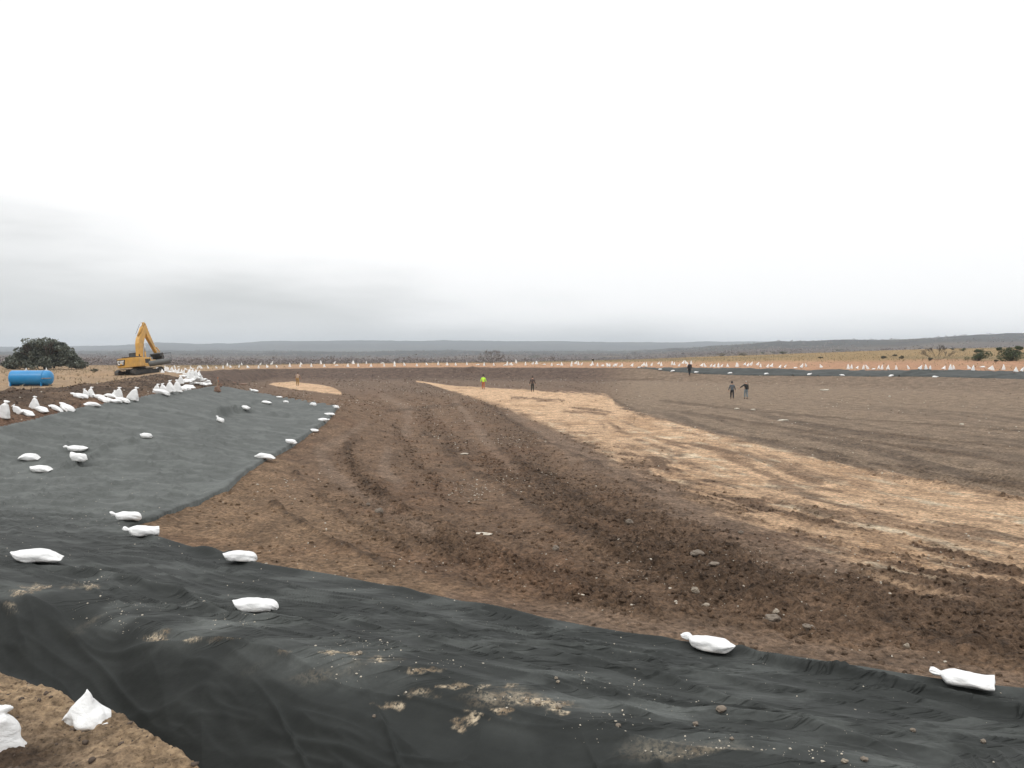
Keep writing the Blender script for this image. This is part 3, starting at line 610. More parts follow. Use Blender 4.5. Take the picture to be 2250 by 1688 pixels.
def stand_mesh(name, H, Wd, T, seed, slump=0.):
    """upright sack: same loft turned on end, tuft up, origin at the foot"""
    me = sack(name, H, Wd, T, 'neck', 'flat', seed, 0)
    co = np.empty(len(me.vertices)*3); me.vertices.foreach_get('co', co); co = co.reshape(-1, 3)
    x, y, z = co.T; up = (H/2 - x); zc = z - T*.36
    bx = .10*H*math.sin(seed*1.3)*np.clip((up/H-.55)/.45, 0, 1)**1.5; y = y + bx
    new = np.stack([y*(1+slump*np.clip(1-up/H*1.6, 0, 1)), zc*(1.05+slump*np.clip(1-up/H*1.6, 0, 1)), np.maximum(up, 0)], -1)
    me.vertices.foreach_set('co', new.reshape(-1)); me.update(); return me
STAND = [stand_mesh('sandbag', .60+.05*math.sin(i*2.1), .31, .25, 300+i, .15+.25*(i % 3)) for i in range(12)]
LIE = [sack('sandbag', .58, .33, .20, *k, 400+i) for i, k in enumerate((('tuft','round'),('tuft','ears'),('point','round'),('ears','ears'),('tuft','point'),('round','tuft')))]
def gnormal2(x, y, e=.45):
    f_ = lambda a_, b_: float(lookup(HM, a_, b_))
    return Vector((f_(x-e, y)-f_(x+e, y), f_(x, y-e)-f_(x, y+e), 2*e)).normalized()
def put(me, x, y, z=None, yaw=0., lean=0., roll=0., sc=1., align=True, label=None, group=None, sink=.015):
    o = bpy.data.objects.new('sandbag', me); COL.objects.link(o)
    n = gnormal2(x, y) if align else Vector((0, 0, 1))
    q = Vector((0, 0, 1)).rotation_difference(n)
    o.rotation_mode = 'QUATERNION'
    o.rotation_quaternion = q @ Euler((0, 0, yaw)).to_quaternion() @ Euler((roll, lean, 0)).to_quaternion()
    o.location = (x, y, (gz(x, y) if z is None else z) - sink); o.scale = (sc,)*3
    tag(o, label, 'sandbag', group); return o
def base(px, py, rmin=2.6): return hit(px, py, rmin, HL)
def dist(p): return math.hypot(p[0], p[1])
def lying(px, py, lpx, ends, label, group, seed, yaw=0., Wd=.34, H=.21, arch=0, lift=0, hpx=None, rmin=2.6):
    """px,py: bottom middle of the bag in the photograph; lpx: its length there"""
    p = base(px, py, rmin); L = lpx/F*p[1]/max(.45, math.cos(yaw))
    if hpx: H = hpx/F*p[1]*.92
    me = sack('sandbag', L, min(Wd, L*.6), min(H, L*.5), *ends, seed, arch, lift)
    b = p[1]/dist(p)
    qx, qy = p[0]*(1+.06/p[1]), p[1]+.06; zq = max(gz(qx+a_*L*.3, qy+b_) for a_ in (-1, 0, 1) for b_ in (-.08, 0, .05))
    o = put(me, qx, qy, min(zq, gz(qx, qy)+.035), yaw - math.atan2(p[0], p[1])*.8, 0, 0, 1, True, label, group); return o
G1 = 'sandbags weighing down the near geotextile sheet'
NB = [ # px, py(bottom), length, ends, yaw, height px, lift, label
 (560,1343,98,('point','round'),-.10,32,.15,'plump white sandbag lying alone below the trench crest, pointed corner to the left'),
 (80,1241,102,('point','ears'),-.06,32,.1,'long white sandbag with a thin tail, alone on black sheet at left picture edge'),
 (527,1239,74,('point','round'),0,27,.0,'domed white sandbag on the raised hem of the near sheet'),
 (309,1182,74,('tuft','flare'),.06,29,.0,'white sandbag with wide open end at the notch between the two sheet edges'),
 (276,1144,64,('tuft','round'),-.06,22,.25,'white sandbag with bent tied neck just above the sheet notch'),
 (1556,1434,112,('tuft','point'),-.42,34,.1,'tilted white sandbag with pointed tail on the sheet hem, right of centre'),
 (2113,1516,126,('tuft','flare'),-.14,38,.05,'large white sandbag with knotted head and flared end near right picture edge'),
 (582,1010,42,('ears','ears'),-.2,14,0,'flat four-cornered white sandbag near the right hem of the slope sheet'),
 (639,977,23,('point','ears'),-.35,11,.3,'small white sandbag with upturned end on the slope hem'),
 (690,951,20,('round','point'),.0,8,0,'smooth oval white sandbag close to the slope sheet corner'),
 (711,926,25,('point','tuft'),.1,9,0,'white sandbag with raised right end below the sheet corner'),
 (724,912,23,('point','round'),0,6,0,'long slim white sandbag nearest below the far sheet corner'),
 (738,899,14,('tuft','round'),-.3,8,0,'little white sandbag at the far right tip of the slope sheet'),
 (688,892,14,('round','round'),-.3,8,0,'white sandbag on the far hem, second from the sheet tip'),
 (628,886,11,('point','round'),-.3,9,.2,'short peaked white sandbag inside the far hem'),
 (614,875,14,('point','point'),-.25,5,0,'thin white sandbag right on the far hem behind the peaked bag'),
 (586,888,21,('round','point'),-.5,7,0,'curved white sandbag in middle of sheet behind the long black crease'),
 (558,862,19,('tuft','point'),-.4,7,.2,'white sandbag with raised neck furthest back on the far hem'),
 (539,903,21,('round','point'),-.5,10,0,'white sandbag right behind the black crease in the slope sheet'),
 (321,964,26,('point','round'),0,13,.1,'round white sandbag with thin left tail alone in the middle of the slope sheet'),
 (167,992,48,('tuft','point'),-.35,14,0,'longest white sandbag of the four on the left slope, pointing down right'),
 (64,1012,40,('ears','ears'),-.1,17,0,'cushion-shaped white sandbag, leftmost of the four on the slope'),
 (89,1039,42,('point','ears'),-.3,17,.1,'white sandbag lowest of the four on the left slope'),
]
for i, (px, py, l, e, yaw, hp, lf, lab) in enumerate(NB):
    lying(px, py, l, e, lab, G1, 500+i*3, yaw, hpx=hp, lift=lf)
lying(172, 1021, 31, ('point','round'), 'white sandbag sitting up with neck raised, right of the black crease on left slope', G1, 611, -.6, hpx=22, lift=.7)
lying(482, 928, 17, ('tuft','round'), 'hunched white sandbag in front of the black crease on the slope sheet', G1, 613, -.6, hpx=14, lift=.7)
# the two on the dirt of the near berm
def hitg(px, py): return hit(px, py, 2.6, HT_)
p = hitg(198, 1590); o = put(sack('sandbag', .52, .34, .30, 'tuft', 'point', 617, .25), p[0], p[1]+.02, None, -.5, 0, 0, .85, False, 'white sandbag with peaked corner slumped on the edge of the near dirt berm', None)
bpy.data.objects.remove(o)
def peak_bag():
    """slumped bag: tall peak at the left, small lobe at the right"""
    me = sack('sandbag', .54, .30, .24, 'round', 'round', 619, 0, 0, 60, 40); co = np.empty(len(me.vertices)*3); me.vertices.foreach_get('co', co); co = co.reshape(-1, 3)
    x, y, z = co.T.copy(); t_ = (x+.27)/.54
    topz = np.interp(t_, [0, .12, .25, .33, .42, .55, .7, .78, .84, .92, 1], [.04, .11, .22, .29, .24, .17, .12, .065, .085, .07, .02])
    z = z/.2*topz*1.0; y = y*np.interp(t_, [0, .2, .6, .78, .86, 1], [.7, 1, .95, .5, .7, .5])*(1-.75*np.clip((z-.09)/.2, 0, 1))
    wob = np.array([mnoise.noise(Vector((a*9, b_*9, c_*9))) for a, b_, c_ in zip(x, y, z)])*.018
    me.vertices.foreach_set('co', np.stack([x+wob-.10*np.clip((z-.1)/.3, 0, 1)*0, y+wob, z+wob*.5], -1).reshape(-1)); me.update(); return me
p = hitg(203, 1584); put(peak_bag(), p[0], p[1]-.02, gz(p[0], p[1])-.02, -.3, 0.1, 0, 1.0, False, 'white sandbag with a peaked corner slumped on the edge of the near dirt berm')
p = hitg(-2, 1645); put(stand_mesh('sandbag', .36, .26, .2, 631, .3), p[0], p[1], None, .5, .1, 0, 1.0, False, 'white sandbag standing on the near berm, cut off by the left picture edge')

# left rim group: crop coordinates of the 5.53x crop (0,840)
G2 = 'sandbags along the left rim of the pit'
def L1(x, y): return (x/5.53, 840+y/5.53)
for (x, y, kind, yaw, lean, sc, lab) in (
 (12,432,'s',0,0,1.08,'white sandbag standing on the rim at the left picture edge'),
 (225,392,'s',.2,-.45,.75,'white sandbag with tuft leaning left on the rim, beside a flat one'),
 (290,394,4,-.2,0,.95,'white sandbag lying with tail to the right, near the left picture edge on the rim'),
 (400,330,'s',0,-.1,.78,'upright white sandbag with spread tuft behind a lying one on the left rim'),
 (475,358,4,-.1,0,.95,'white sandbag lying in front of the upright one with spread tuft'),
 (650,330,3,0,0,.85,'plain cushion-shaped white sandbag on the rim, nothing sticking out'),
 (785,335,0,-.5,0,1.15,'fat white sandbag leaning on the plain cushion-shaped one'),
 (948,188,0,0,0,1.05,'white sandbag lying with round knot to the left, start of the long cluster'),
 (1035,175,'s',.3,-.2,.62,'white sandbag with one ear up at left of the two-eared pair'),
 (1090,178,'s',-.2,.1,.75,'white sandbag with pointed top beside the long cluster start'),
 (1105,285,3,.9,0,.85,'white sandbag lying steeply down the bank in front of the long cluster'),
 (1190,200,1,-.3,0,.9,'white sandbag lying in the cluster just right of the pointed one'),
 (1250,235,2,-.5,0,1.0,'white sandbag pointing down right in middle of the long cluster'),
 (1310,250,5,-.3,0,.95,'low white sandbag at front of the long cluster'),
 (1330,185,3,.2,0,.9,'white sandbag at back of the long cluster'),
 (1385,180,'s',0,.15,.62,'squat white sandbag at the back of the long cluster'),
 (1428,190,'s',.1,-.1,.85,'white sandbag with knotted top standing tallest in the long cluster'),
 (1395,250,2,1.2,0,.8,'white sandbag lying head-on at front of the long cluster'),
 (1475,232,2,.05,0,.95,'white sandbag lying at the right end of the long cluster'),
 (1597,215,'s',-.1,.12,1.0,'lone upright white sandbag with a bent neck right of the long cluster'),
 (1890,133,'s',0,-.05,.85,'white sandbag standing left of the group of five before the heap'),
 (1950,138,2,-.05,0,1.15,'smooth white sandbag lying in front of the standing five'),
 (1985,120,'s',.2,-.35,.88,'white sandbag leaning left, second of the standing group'),
 (2065,130,'s',0,.05,1.05,'white sandbag standing with thin neck, third of the standing group'),
 (2140,112,'s',0,.08,1.05,'white sandbag standing with thin neck, last before the heap')):
    p = base(*L1(x, y)); k = int(x) % 12
    put(STAND[k] if kind == 's' else LIE[kind], p[0], p[1]+.08, None, yaw + .2*math.sin(x), lean + (.22*math.sin(x*1.7) if kind == 's' else 0), 0, sc*(.9 if kind == 's' else 1), kind != 's', lab, G2).scale.x *= 1.18
# heap
G3 = 'sandbags piled in the heap on the left rim'
def L2(x, y): return (340+x/13.825, 790+y/13.825)
hp = [(800,925,0,0),(880,930,4,0),(945,905,2,0),(1085,868,3,0),(1010,850,5,0),(1205,765,1,0),(1360,775,2,0),(1440,795,3,0),(1530,785,5,0),(1600,770,2,0),(1665,780,'s',0),
      (830,800,0,.16),(900,810,1,.2),(985,800,3,.22),(1080,790,4,.2),(1180,780,5,.28),(1270,770,1,.3),(1380,770,0,.2),(1480,770,4,.2),(1570,770,1,.14),
      (930,740,2,.36),(1010,760,'s',.38),(1090,770,3,.42),(1150,770,'s',.45),(1215,770,'s',.42),(1290,770,5,.42),(1350,770,'s',.30),(1400,775,'s',.22),(800,800,'s',.10),(1060,780,'s',.36)]
hl = {0:'white sandbag at the left foot of the big heap, knot to the left',10:'white sandbag standing on end at the right foot of the big heap',3:'bulging white sandbag at the front of the big heap',24:'white sandbag sticking up near the top of the big heap, right one of the peaks',28:'white sandbag with round knot poking out of the left side of the big heap'}
for i, (x, y, kind, e) in enumerate(hp):
    p = base(*L2(x, y)); front_y = p[1] + (.12 + e*.9 if e else .05)
    o = put(STAND[(i*3) % 7] if kind == 's' else LIE[kind], p[0]*front_y/p[1], front_y, gz(p[0], p[1])+e, rng.uniform(-.7, .7), rng.uniform(-.25, .25) if kind != 's' else rng.uniform(-.3, .3), 0, .82 if kind == 's' else .98, False,
        hl.get(i, 'white sandbag buried among the others in the middle of the big heap' if e > .1 else 'white sandbag along the front foot of the big heap'), G3)
# row curving behind the heap towards the excavator
G4 = 'sandbags along the far end of the left rim'
row = [(60,350,'s'),(100,375,'s'),(235,405,'s'),(290,372,3),(330,325,'s'),(375,330,'s'),(400,370,'s'),(440,390,2),(500,350,'s'),(545,370,'s'),(590,395,3),(640,400,'s'),(705,410,'s'),(740,425,3),(825,425,'s'),(880,435,'s'),(930,468,2)]
nm_ = ['first','second','third','fourth','fifth','sixth','seventh','eighth','ninth','tenth','eleventh','twelfth','thirteenth','fourteenth','fifteenth','sixteenth','seventeenth']
for i, (x, y, kind) in enumerate(row):
    p = base(*L2(x, y)); sc = .62 if kind == 's' else .8
    sc *= p[1]/72
    put(STAND[i % 7] if kind == 's' else LIE[kind], p[0], p[1], None, rng.uniform(-.6, .6), rng.uniform(-.2, .2), 0, min(sc, 1.0), False, '%s white sandbag, %s from excavator in row behind the heap' % ('upright' if kind == 's' else 'lying', nm_[i]), G4)
# far rim rows
R3 = lambda x, y: (480+x/7.373, 740+y/7.373); R4 = lambda x, y: (760+x/7.373, 740+y/7.373); R5 = lambda x, y: (1040+x/7.373, 740+y/7.373)
R6 = lambda x, y: (1320+x/7.373, 740+y/7.373); R7 = lambda x, y: (1600+x/7.373, 740+y/7.373); R8 = lambda x, y: (1900+x/6.32, 710+y/6.32)
far = []
def add(fn, lst):
    for q in lst: far.append((*fn(q[0], q[1]), q[2] if len(q) > 2 else 's'))
add(L2, [(615,252,'m'),(740,345),(718,235,'l'),(915,330),(965,335,'m'),(1110,290,'m'),(1300,290),(1345,250),(1425,282,'m'),(1635,275,'m'),(1880,275,'m')])
add(R3, [(75,515),(200,502,'m'),(335,500),(480,510,'m'),(650,513),(795,502,'m'),(950,500,'m'),(1155,490),(1325,492),(1505,490),(1715,490),(1915,472,'l'),(2100,490),(145,480),(375,468),(672,462,'p'),(855,457,'p'),(1040,442,'m'),(1345,452,'m'),(1660,447),(1870,442,'p'),(2180,442)])
add(R4, [(30,486),(200,486),(407,486),(620,483),(790,483),(955,473,'m'),(1148,478),(1315,466,'m'),(1495,462),(1638,465),(1778,468),(1960,462),(2135,462,'l'),(117,442),(332,442),(593,435,'l'),(787,440)])
add(R5, [(175,471),(330,470),(515,470,'l'),(550,466),(590,462,'p'),(630,466,'m'),(692,432),(845,465),(958,448,'p'),(1010,448,'p'),(1035,448,'m'),(1150,456,'l'),(1270,473),(1375,458,'l'),(1430,468),(1590,479),(1594,445),(1650,442,'p'),(1700,462),(1748,462,'p'),(1900,475,'p'),(1930,462),(2010,483),(2095,470,'l'),(2180,478)])
add(R6, [(30,480,'l'),(115,485,'m'),(145,485),(205,486,'p'),(238,480,'p'),(322,485,'l'),(345,484),(500,483,'p'),(625,505,'l'),(662,482,'p'),(700,468),(740,484),(815,474,'p'),(930,447,'p'),(980,476),(1155,462),(1190,462),(1260,482,'p'),(1325,442,'p'),(1388,440,'m'),(1408,476),(1466,446),(1630,483,'p'),(1695,489,'m'),(1775,490,'p'),(1830,493,'p'),(1905,496),(1950,493,'p'),(2055,489),(2200,491)])
add(R7, [(152,491),(265,462,'p'),(310,482,'p'),(360,467,'p'),(470,462,'p'),(525,496),(630,499,'p'),(695,491,'p'),(830,509,'p'),(910,503,'p'),(1085,512,'l'),(1180,501,'p'),(1268,489,'m'),(1510,501,'m'),(1945,526),(1998,521),(2085,521,'p'),(2190,531)])
add(R8, [(45,641,'m'),(120,645,'l'),(195,641),(238,645),(322,645),(437,646),(615,641,'m'),(760,643,'p'),(850,645),(910,648),(1095,645,'p'),(1190,650),(1235,646),(1450,637,'m'),(1503,659),(1635,618,'l'),(1730,647,'p'),(1778,657),(1930,652),(2100,677),(2175,671,'p')])
far.sort()
LM = [(490,'the sheet corner'),(654,'the bent-over worker'),(830,'the gap in the back row'),(1062,'the worker in the lime jacket'),(1170,'the hooded worker in brown'),(1304,'the small pump'),(1395,'the far strip tip'),(1515,'the man in black'),(1608,'the walker in the grey jacket'),(1640,'the pointing man'),(1790,'the wide gap in the row'),(1957,'the big strip fold'),(2060,'the bare bush'),(2145,'the green bush'),(2225,'the right edge juniper')]
ORD = ['nearest','second','third','fourth','fifth','sixth','seventh','eighth','ninth','tenth','eleventh','twelfth','thirteenth','fourteenth','fifteenth','sixteenth']
cnt = {}
sd_ = {}
for (px, py, k) in far:
    lm = min(range(len(LM)), key=lambda i: abs(LM[i][0]-px)); side = 'left' if px < LM[lm][0] else 'right'; sd_.setdefault((lm, side), []).append(px)
for k_ in sd_: sd_[k_].sort(reverse=(k_[1] == 'left'))
POSE = {'s': 'upright', 'm': 'left-leaning', 'p': 'right-leaning', 'l': 'toppled'}
for i, (px, py, k) in enumerate(far):
    lm = min(range(len(LM)), key=lambda j: abs(LM[j][0]-px)); side = 'left' if px < LM[lm][0] else 'right'; o_ = sd_[(lm, side)].index(px)
    p = base(px, py, 76)
    want = float(np.interp(px, [350, 600, 1200, 1600, 1900, 2250], [6.2, 7.4, 7.4, 8.3, 9.4, 11.2]))
    sc = want*p[1]/F/.60*(1+.12*math.sin(i*1.7)); sc = min(sc, 1.35)
    lab = '%s white sandbag, %s one %s of %s' % (POSE[k], ORD[o_], side, LM[lm][1])
    if k == 'l': put(LIE[i % 6], p[0], p[1], None, rng.uniform(-.5, .5), -.15, 0, sc, False, lab, 'sandbags set out along the far rim')
    else: put(STAND[(i*5) % 12], p[0], p[1], None, rng.uniform(-.4, .4), {'s': rng.uniform(-.05, .05), 'm': -.38, 'p': .5}[k], 0, sc, False, lab, 'sandbags set out along the far rim').scale.x *= .82
for i, (px, py, lab) in enumerate(((1450.5,813.5,'first white sandbag lying on the left end of the far sheet strip'),(1478,816.5,'white sandbag lying on the far strip just left of the man in black'),(1530,819,'white sandbag lying on the far strip just right of the man in black'),(1604,821,'white sandbag lying on the far strip above the two walkers'),(1684,822.5,'flat white sandbag lying on the far strip right of the pointing man'),(1779,823.5,'white sandbag with left tail, alone mid-strip on the far bank'),(1850,825.5,'white sandbag on far strip lower hem, left of the large fold'),(1958.5,827,'white sandbag at the foot of the large fold in the far strip'),(2055,829.5,'rightmost white sandbag on the far strip, below the bare bush'))):
    p = base(px, py, 70); put(LIE[(i*2+1) % 6], p[0], p[1], None, rng.uniform(-.3, .3), -.1 if i % 2 else .1, 0, 1.12, True, lab, 'sandbags weighing down the far sheet strip')

# ------------------------------------------------------------------ blue tank
p = hit(68, 848.5, 38); TX, TY = p[0], p[1]; TZ = gz(TX, TY); ppm = TY/F     # metres per source pixel there
tank = empty('water_tank', (TX, TY, TZ), 0.06, 'bright blue horizontal steel tank with domed end on skids beside the live oak', 'tank')
Lt = 78*ppm; Rt = 16.5*ppm; zc = Rt+.05
MB().lathe([(-Lt/2-.02, Rt*.9), (-Lt/2, Rt*.99), (-Lt/2+.06, Rt), (Lt*.38, Rt), (Lt*.385, Rt)], n=36, origin=(0, 0, zc)).build('shell', M_BLU, tank, True)
MB().lathe([(Lt*.39, Rt*1.02), (Lt*.43, Rt*1.015), (Lt*.5, Rt*.97), (Lt*.55, Rt*.82), (Lt*.585, Rt*.5), (Lt*.595, Rt*.15)], n=36, origin=(0, 0, zc)).build('domed_end', M_BLU, tank, True)
MB().lathe([(Lt*.375, Rt*1.0), (Lt*.378, Rt*1.035), (Lt*.392, Rt*1.035), (Lt*.395, Rt*1.0)], n=36, origin=(0, 0, zc)).build('seam_band', M_BLU, tank, True)
for xx in (-Lt*.47, Lt*.36): MB().prism([(xx-.05, 0), (xx+.05, 0), (xx+.05, zc*.75), (xx-.05, zc*.75)], -Rt*.85, Rt*.85, .01).build('saddle', M_BLU, tank)
for yy in (-.8, .8): MB().box((0, yy*Rt*.8, .04), (Lt*1.02, .09, .09), None, .01).build('skid', M_BLK, tank)
for xx, h_ in ((-Lt*.12, .18), (Lt*.43, .20)): MB().cyl((xx, 0, zc+Rt*.98), (xx, 0, zc+Rt+h_), .035).cyl((xx, 0, zc+Rt*.95), (xx, 0, zc+Rt+.04), .11).build('top_fitting', M_WHT, tank)
MB().cyl((Lt*.40, -Rt*1.03, zc-.02), (Lt*.68, -Rt*1.1, zc-.01), .025).build('outlet_pipe', M_WOOD, tank)
MB().cyl((-Lt*.5, -Rt*.8, 0), (-Lt*.5, -Rt*.8, Rt*.9), .03).cyl((-Lt*.5, -Rt*.8, Rt*.85), (-Lt*.54, Rt*.8, Rt*.85), .025).build('end_frame', M_WHT, tank)

# ------------------------------------------------------------------ excavator
p = hit(308, 823.5, 88); EX, EY = p[0], p[1]; EZ = gz(EX, EY); k_ = EY/F/.0555
ex = empty('excavator', (EX, EY, EZ-.12), 0, 'yellow tracked excavator with raised folded arm tilted on the left rim', 'excavator')
heading = math.pi/2 - math.radians(29) - math.atan2(EX, EY)
ex.rotation_mode = 'QUATERNION'
ex.rotation_quaternion = Euler((0, math.radians(-5.5), 0)).to_quaternion() @ Euler((0, 0, heading)).to_quaternion()
ex.scale = (k_,)*3
thead = math.radians(-18)                              # the undercarriage is swung a little to the upper body
TR = Matrix.Rotation(thead, 3, 'Z')
def trk(y):
    m = MB(); Lh, Rr = 1.85, .42
    pts = []
    for i in range(46):
        s_ = i/46*(4*Lh+2*math.pi*Rr)
        if s_ < 2*Lh: pts.append((-Lh+s_, 0.0, 0))
        elif s_ < 2*Lh+math.pi*Rr: a_ = (s_-2*Lh)/Rr; pts.append((Lh+math.sin(a_)*Rr, Rr-math.cos(a_)*Rr, -a_))
        elif s_ < 4*Lh+math.pi*Rr: pts.append((Lh-(s_-2*Lh-math.pi*Rr), 2*Rr, math.pi))
        else: a_ = (s_-4*Lh-math.pi*Rr)/Rr; pts.append((-Lh-math.sin(a_)*Rr, Rr+math.cos(a_)*Rr, math.pi-a_))
    for (x, z, a_) in pts:
        r_ = TR @ Matrix.Rotation(a_, 3, 'Y'); m.box(TR @ Vector((x, y, z+.05)), (.215, .6, .06), r_, .01)
    tr = m.build('track', M_TRK, ex)
    MB().prism([(-1.7, .2), (1.7, .2), (1.7, .62), (1.2, .72), (-1.2, .72), (-1.7, .62)], -.16, .16, .03).build('track_frame', M_BLK, tr).matrix_local = Matrix.Translation(TR @ Vector((0, y, 0))) @ TR.to_4x4()
    for x in (-1.85, 1.85):
        a_ = TR @ Vector((x, y-.2, .46)); b_ = TR @ Vector((x, y+.2, .46)); MB().cyl(a_, b_, .33, n=18).build('sprocket', M_TRK, tr)
trk(-1.28); trk(1.28)
MB().box((0, 0, .62), (2.3, 2.0, .42), TR, .05).cyl((0, 0, .8), (0, 0, 1.08), .72, n=24).build('undercarriage', M_BLK, ex)
hz0 = 1.08
cw = MB()
ang_ = [(-2.62, -1.0), (-2.74, -.5), (-2.78, 0), (-2.74, .5), (-2.62, 1.0), (-2.35, 1.36), (-1.2, 1.38), (-1.2, -1.38), (-2.35, -1.36)]
a_ = [cw.bm.verts.new((x, y, hz0)) for x, y in ang_]; b_ = [cw.bm.verts.new((x, y, hz0+1.12)) for x, y in ang_]
cw.bm.faces.new(a_); cw.bm.faces.new(b_[::-1])
for i in range(len(a_)): j = (i+1) % len(a_); cw.bm.faces.new((a_[i], b_[i], b_[j], a_[j]))
bmesh.ops.bevel(cw.bm, geom=cw.bm.edges[:], offset=.07, segments=3, affect='EDGES')
cwo = cw.build('counterweight', M_YEL, ex)
MB().box((-.35, 0, hz0+.06), (1.66, 2.7, .14), None, .02).build('deck', M_YEL, ex)
sp_ = MB().box((-.32, -.92, hz0+.60), (1.7, .84, .94), None, .06).build('engine_cover', M_YEL, ex)
MB().box((-.32, -1.352, hz0+.62), (1.2, .012, .5), None, 0).build('side_grille', M_BLK, sp_)
MB().box((1.05, -.98, hz0+.42), (1.1, .74, .66), None, .05).build('tool_box', M_YEL, ex)
MB().box((1.15, -1.362, hz0+.42), (.46, .02, .3), None, 0).build('step', M_BLK, ex)
MB().box((-1.55, -.1, hz0+1.19), (1.4, 1.7, .12), None, .04).cyl((-1.1, -.8, hz0+1.1), (-1.1, -.8, hz0+1.5), .07).build('hood', M_BLK, ex)
MB().box((-.5, .35, hz0+.55), (1.7, 1.6, .9), None, .05).build('engine_bay', M_YEL, ex)
cab = MB(); cab.prism([(.3, hz0+.1), (1.75, hz0+.1), (1.95, hz0+.5), (1.75, hz0+1.75), (.4, hz0+1.8), (.3, hz0+1.0)], .42, 1.36, .05)
cabo = cab.build('cab', M_BLK, ex)
for yy in (.412, 1.37): MB().prism([(.45, hz0+.75), (1.72, hz0+.75), (1.62, hz0+1.62), (.5, hz0+1.65)], yy-.006, yy+.006, 0).build('window', M_GLS, cabo)
MB().prism([(.285, hz0+.95), (.297, hz0+.95), (.37, hz0+1.6), (.358, hz0+1.6)], .55, 1.23, 0).build('window', M_GLS, cabo)
# maker's plate on the counterweight: dark plate, white letters, small yellow triangle
pl = bpy.data.meshes.new('logo_plate')
def flat(polys, x, name, mat, parent):
    m = MB()
    for P_ in polys:
        f_ = [m.bm.verts.new((x, q[0], q[1])) for q in P_]; g_ = [m.bm.verts.new((x+.02, q[0], q[1])) for q in P_]
        m.bm.faces.new(f_)
        for i in range(len(P_)): j = (i+1) % len(P_); m.bm.faces.new((f_[i], g_[i], g_[j], f_[j]))
    return m.build(name, mat, parent)
cy_, cz_ = .62, hz0+.60; s = .33          # y runs to the left as seen from behind
def Q(u, v): return (cy_ - u*s, cz_ + v*s)
plate = flat([[Q(-1.65, .98), Q(1.65, .98), Q(1.2, -1.0), Q(-1.2, -1.0)]], -2.80, 'logo_plate', M_BLK, ex)
Cc = [Q(-.42, .62), Q(-.52, .72), Q(-1.15, .72), Q(-1.28, .58), Q(-1.12, -.6), Q(-.98, -.72), Q(-.48, -.72), Q(-.38, -.6), Q(-.38, -.2), Q(-.62, -.2), Q(-.64, -.42), Q(-.86, -.42), Q(-.96, .42), Q(-.7, .42), Q(-.68, .2), Q(-.42, .2)]
Aa = [Q(-.3, -.72), Q(-.1, .72), Q(.26, .72), Q(.42, -.72), Q(.18, -.72), Q(.08, .35), Q(-.02, -.72)]
Tt = [Q(.3, .72), Q(1.28, .72), Q(1.22, .42), Q(.92, .42), Q(.84, -.72), Q(.58, -.72), Q(.62, .42), Q(.36, .42)]
flat([Cc, Aa, Tt], -2.83, 'lettering', M_WHT, plate); flat([[Q(-.42, -.78), Q(.1, -.12), Q(.5, -.78)]], -2.845, 'triangle', M_YEL, plate)
# boom: profile in x,z
def boxbeam(pts, w, name, par=None, mat=M_YEL): return MB().prism(pts, -w/2, w/2, .03).build(name, mat, par or ex)
boom = boxbeam([(-.1, hz0+.55), (.55, hz0+.5), (1.0, hz0+2.2), (1.25, hz0+3.0), (2.25, hz0+4.55), (2.2, hz0+5.0), (1.75, hz0+5.05), (.35, hz0+3.45), (.12, hz0+2.9)], .52, 'boom')
stick = boxbeam([(1.72, hz0+5.1), (1.95, hz0+5.55), (2.35, hz0+5.35), (2.85, hz0+4.3), (4.45, hz0+1.8), (4.2, hz0+1.62), (2.35, hz0+3.7), (2.0, hz0+4.6)], .38, 'stick')
def ram(a, b, r, par):
    a = Vector(a); b = Vector(b); m_ = a.lerp(b, .58); o_ = MB().cyl(a, m_, r).build('hydraulic_cylinder', M_YEL, par, True); MB().cyl(m_, b, r*.5).build('cylinder_rod', M_CHR, o_, True)
for yy in (-.36, .36): ram((1.0, yy, hz0+.55), (1.15, yy, hz0+2.75), .10, boom)
ram((.55, 0, hz0+3.85), (1.85, 0, hz0+5.5), .10, boom); ram((2.45, 0, hz0+5.1), (4.2, 0, hz0+2.6), .08, stick)
MB().cyl((.62, .32, hz0+4.05), (1.8, .32, hz0+5.3), .02).cyl((.62, -.32, hz0+4.05), (1.8, -.32, hz0+5.3), .02).build('hydraulic_hose', M_BLK, boom)
for yy in (-.2, .2): MB().prism([(4.1, hz0+2.35), (4.25, hz0+2.45), (4.95, hz0+1.95), (4.85, hz0+1.8)], yy-.03, yy+.03, .01).prism([(4.3, hz0+1.75), (4.45, hz0+1.8), (4.95, hz0+1.9), (4.95, hz0+1.72)], yy-.035, yy+.035, .01).build('bucket_link', M_YEL, stick)
bk = [(4.05, 1.65), (4.95, 1.85), (5.15, 1.3), (4.9, .75), (4.3, .55), (3.7, .65), (3.55, .8), (4.25, .85), (4.6, 1.1), (4.5, 1.4), (4.1, 1.42)]
buck = MB().prism([(x, hz0+z-.15) for x, z in bk], -.62, .62, .02).build('bucket', M_BLK, ex)
for i in range(5): MB().prism([(3.35, hz0+.42), (3.65, hz0+.5), (3.65, hz0+.62)], -.55+i*.275-.04, -.55+i*.275+.04, 0).build('tooth', M_TRK, buck)
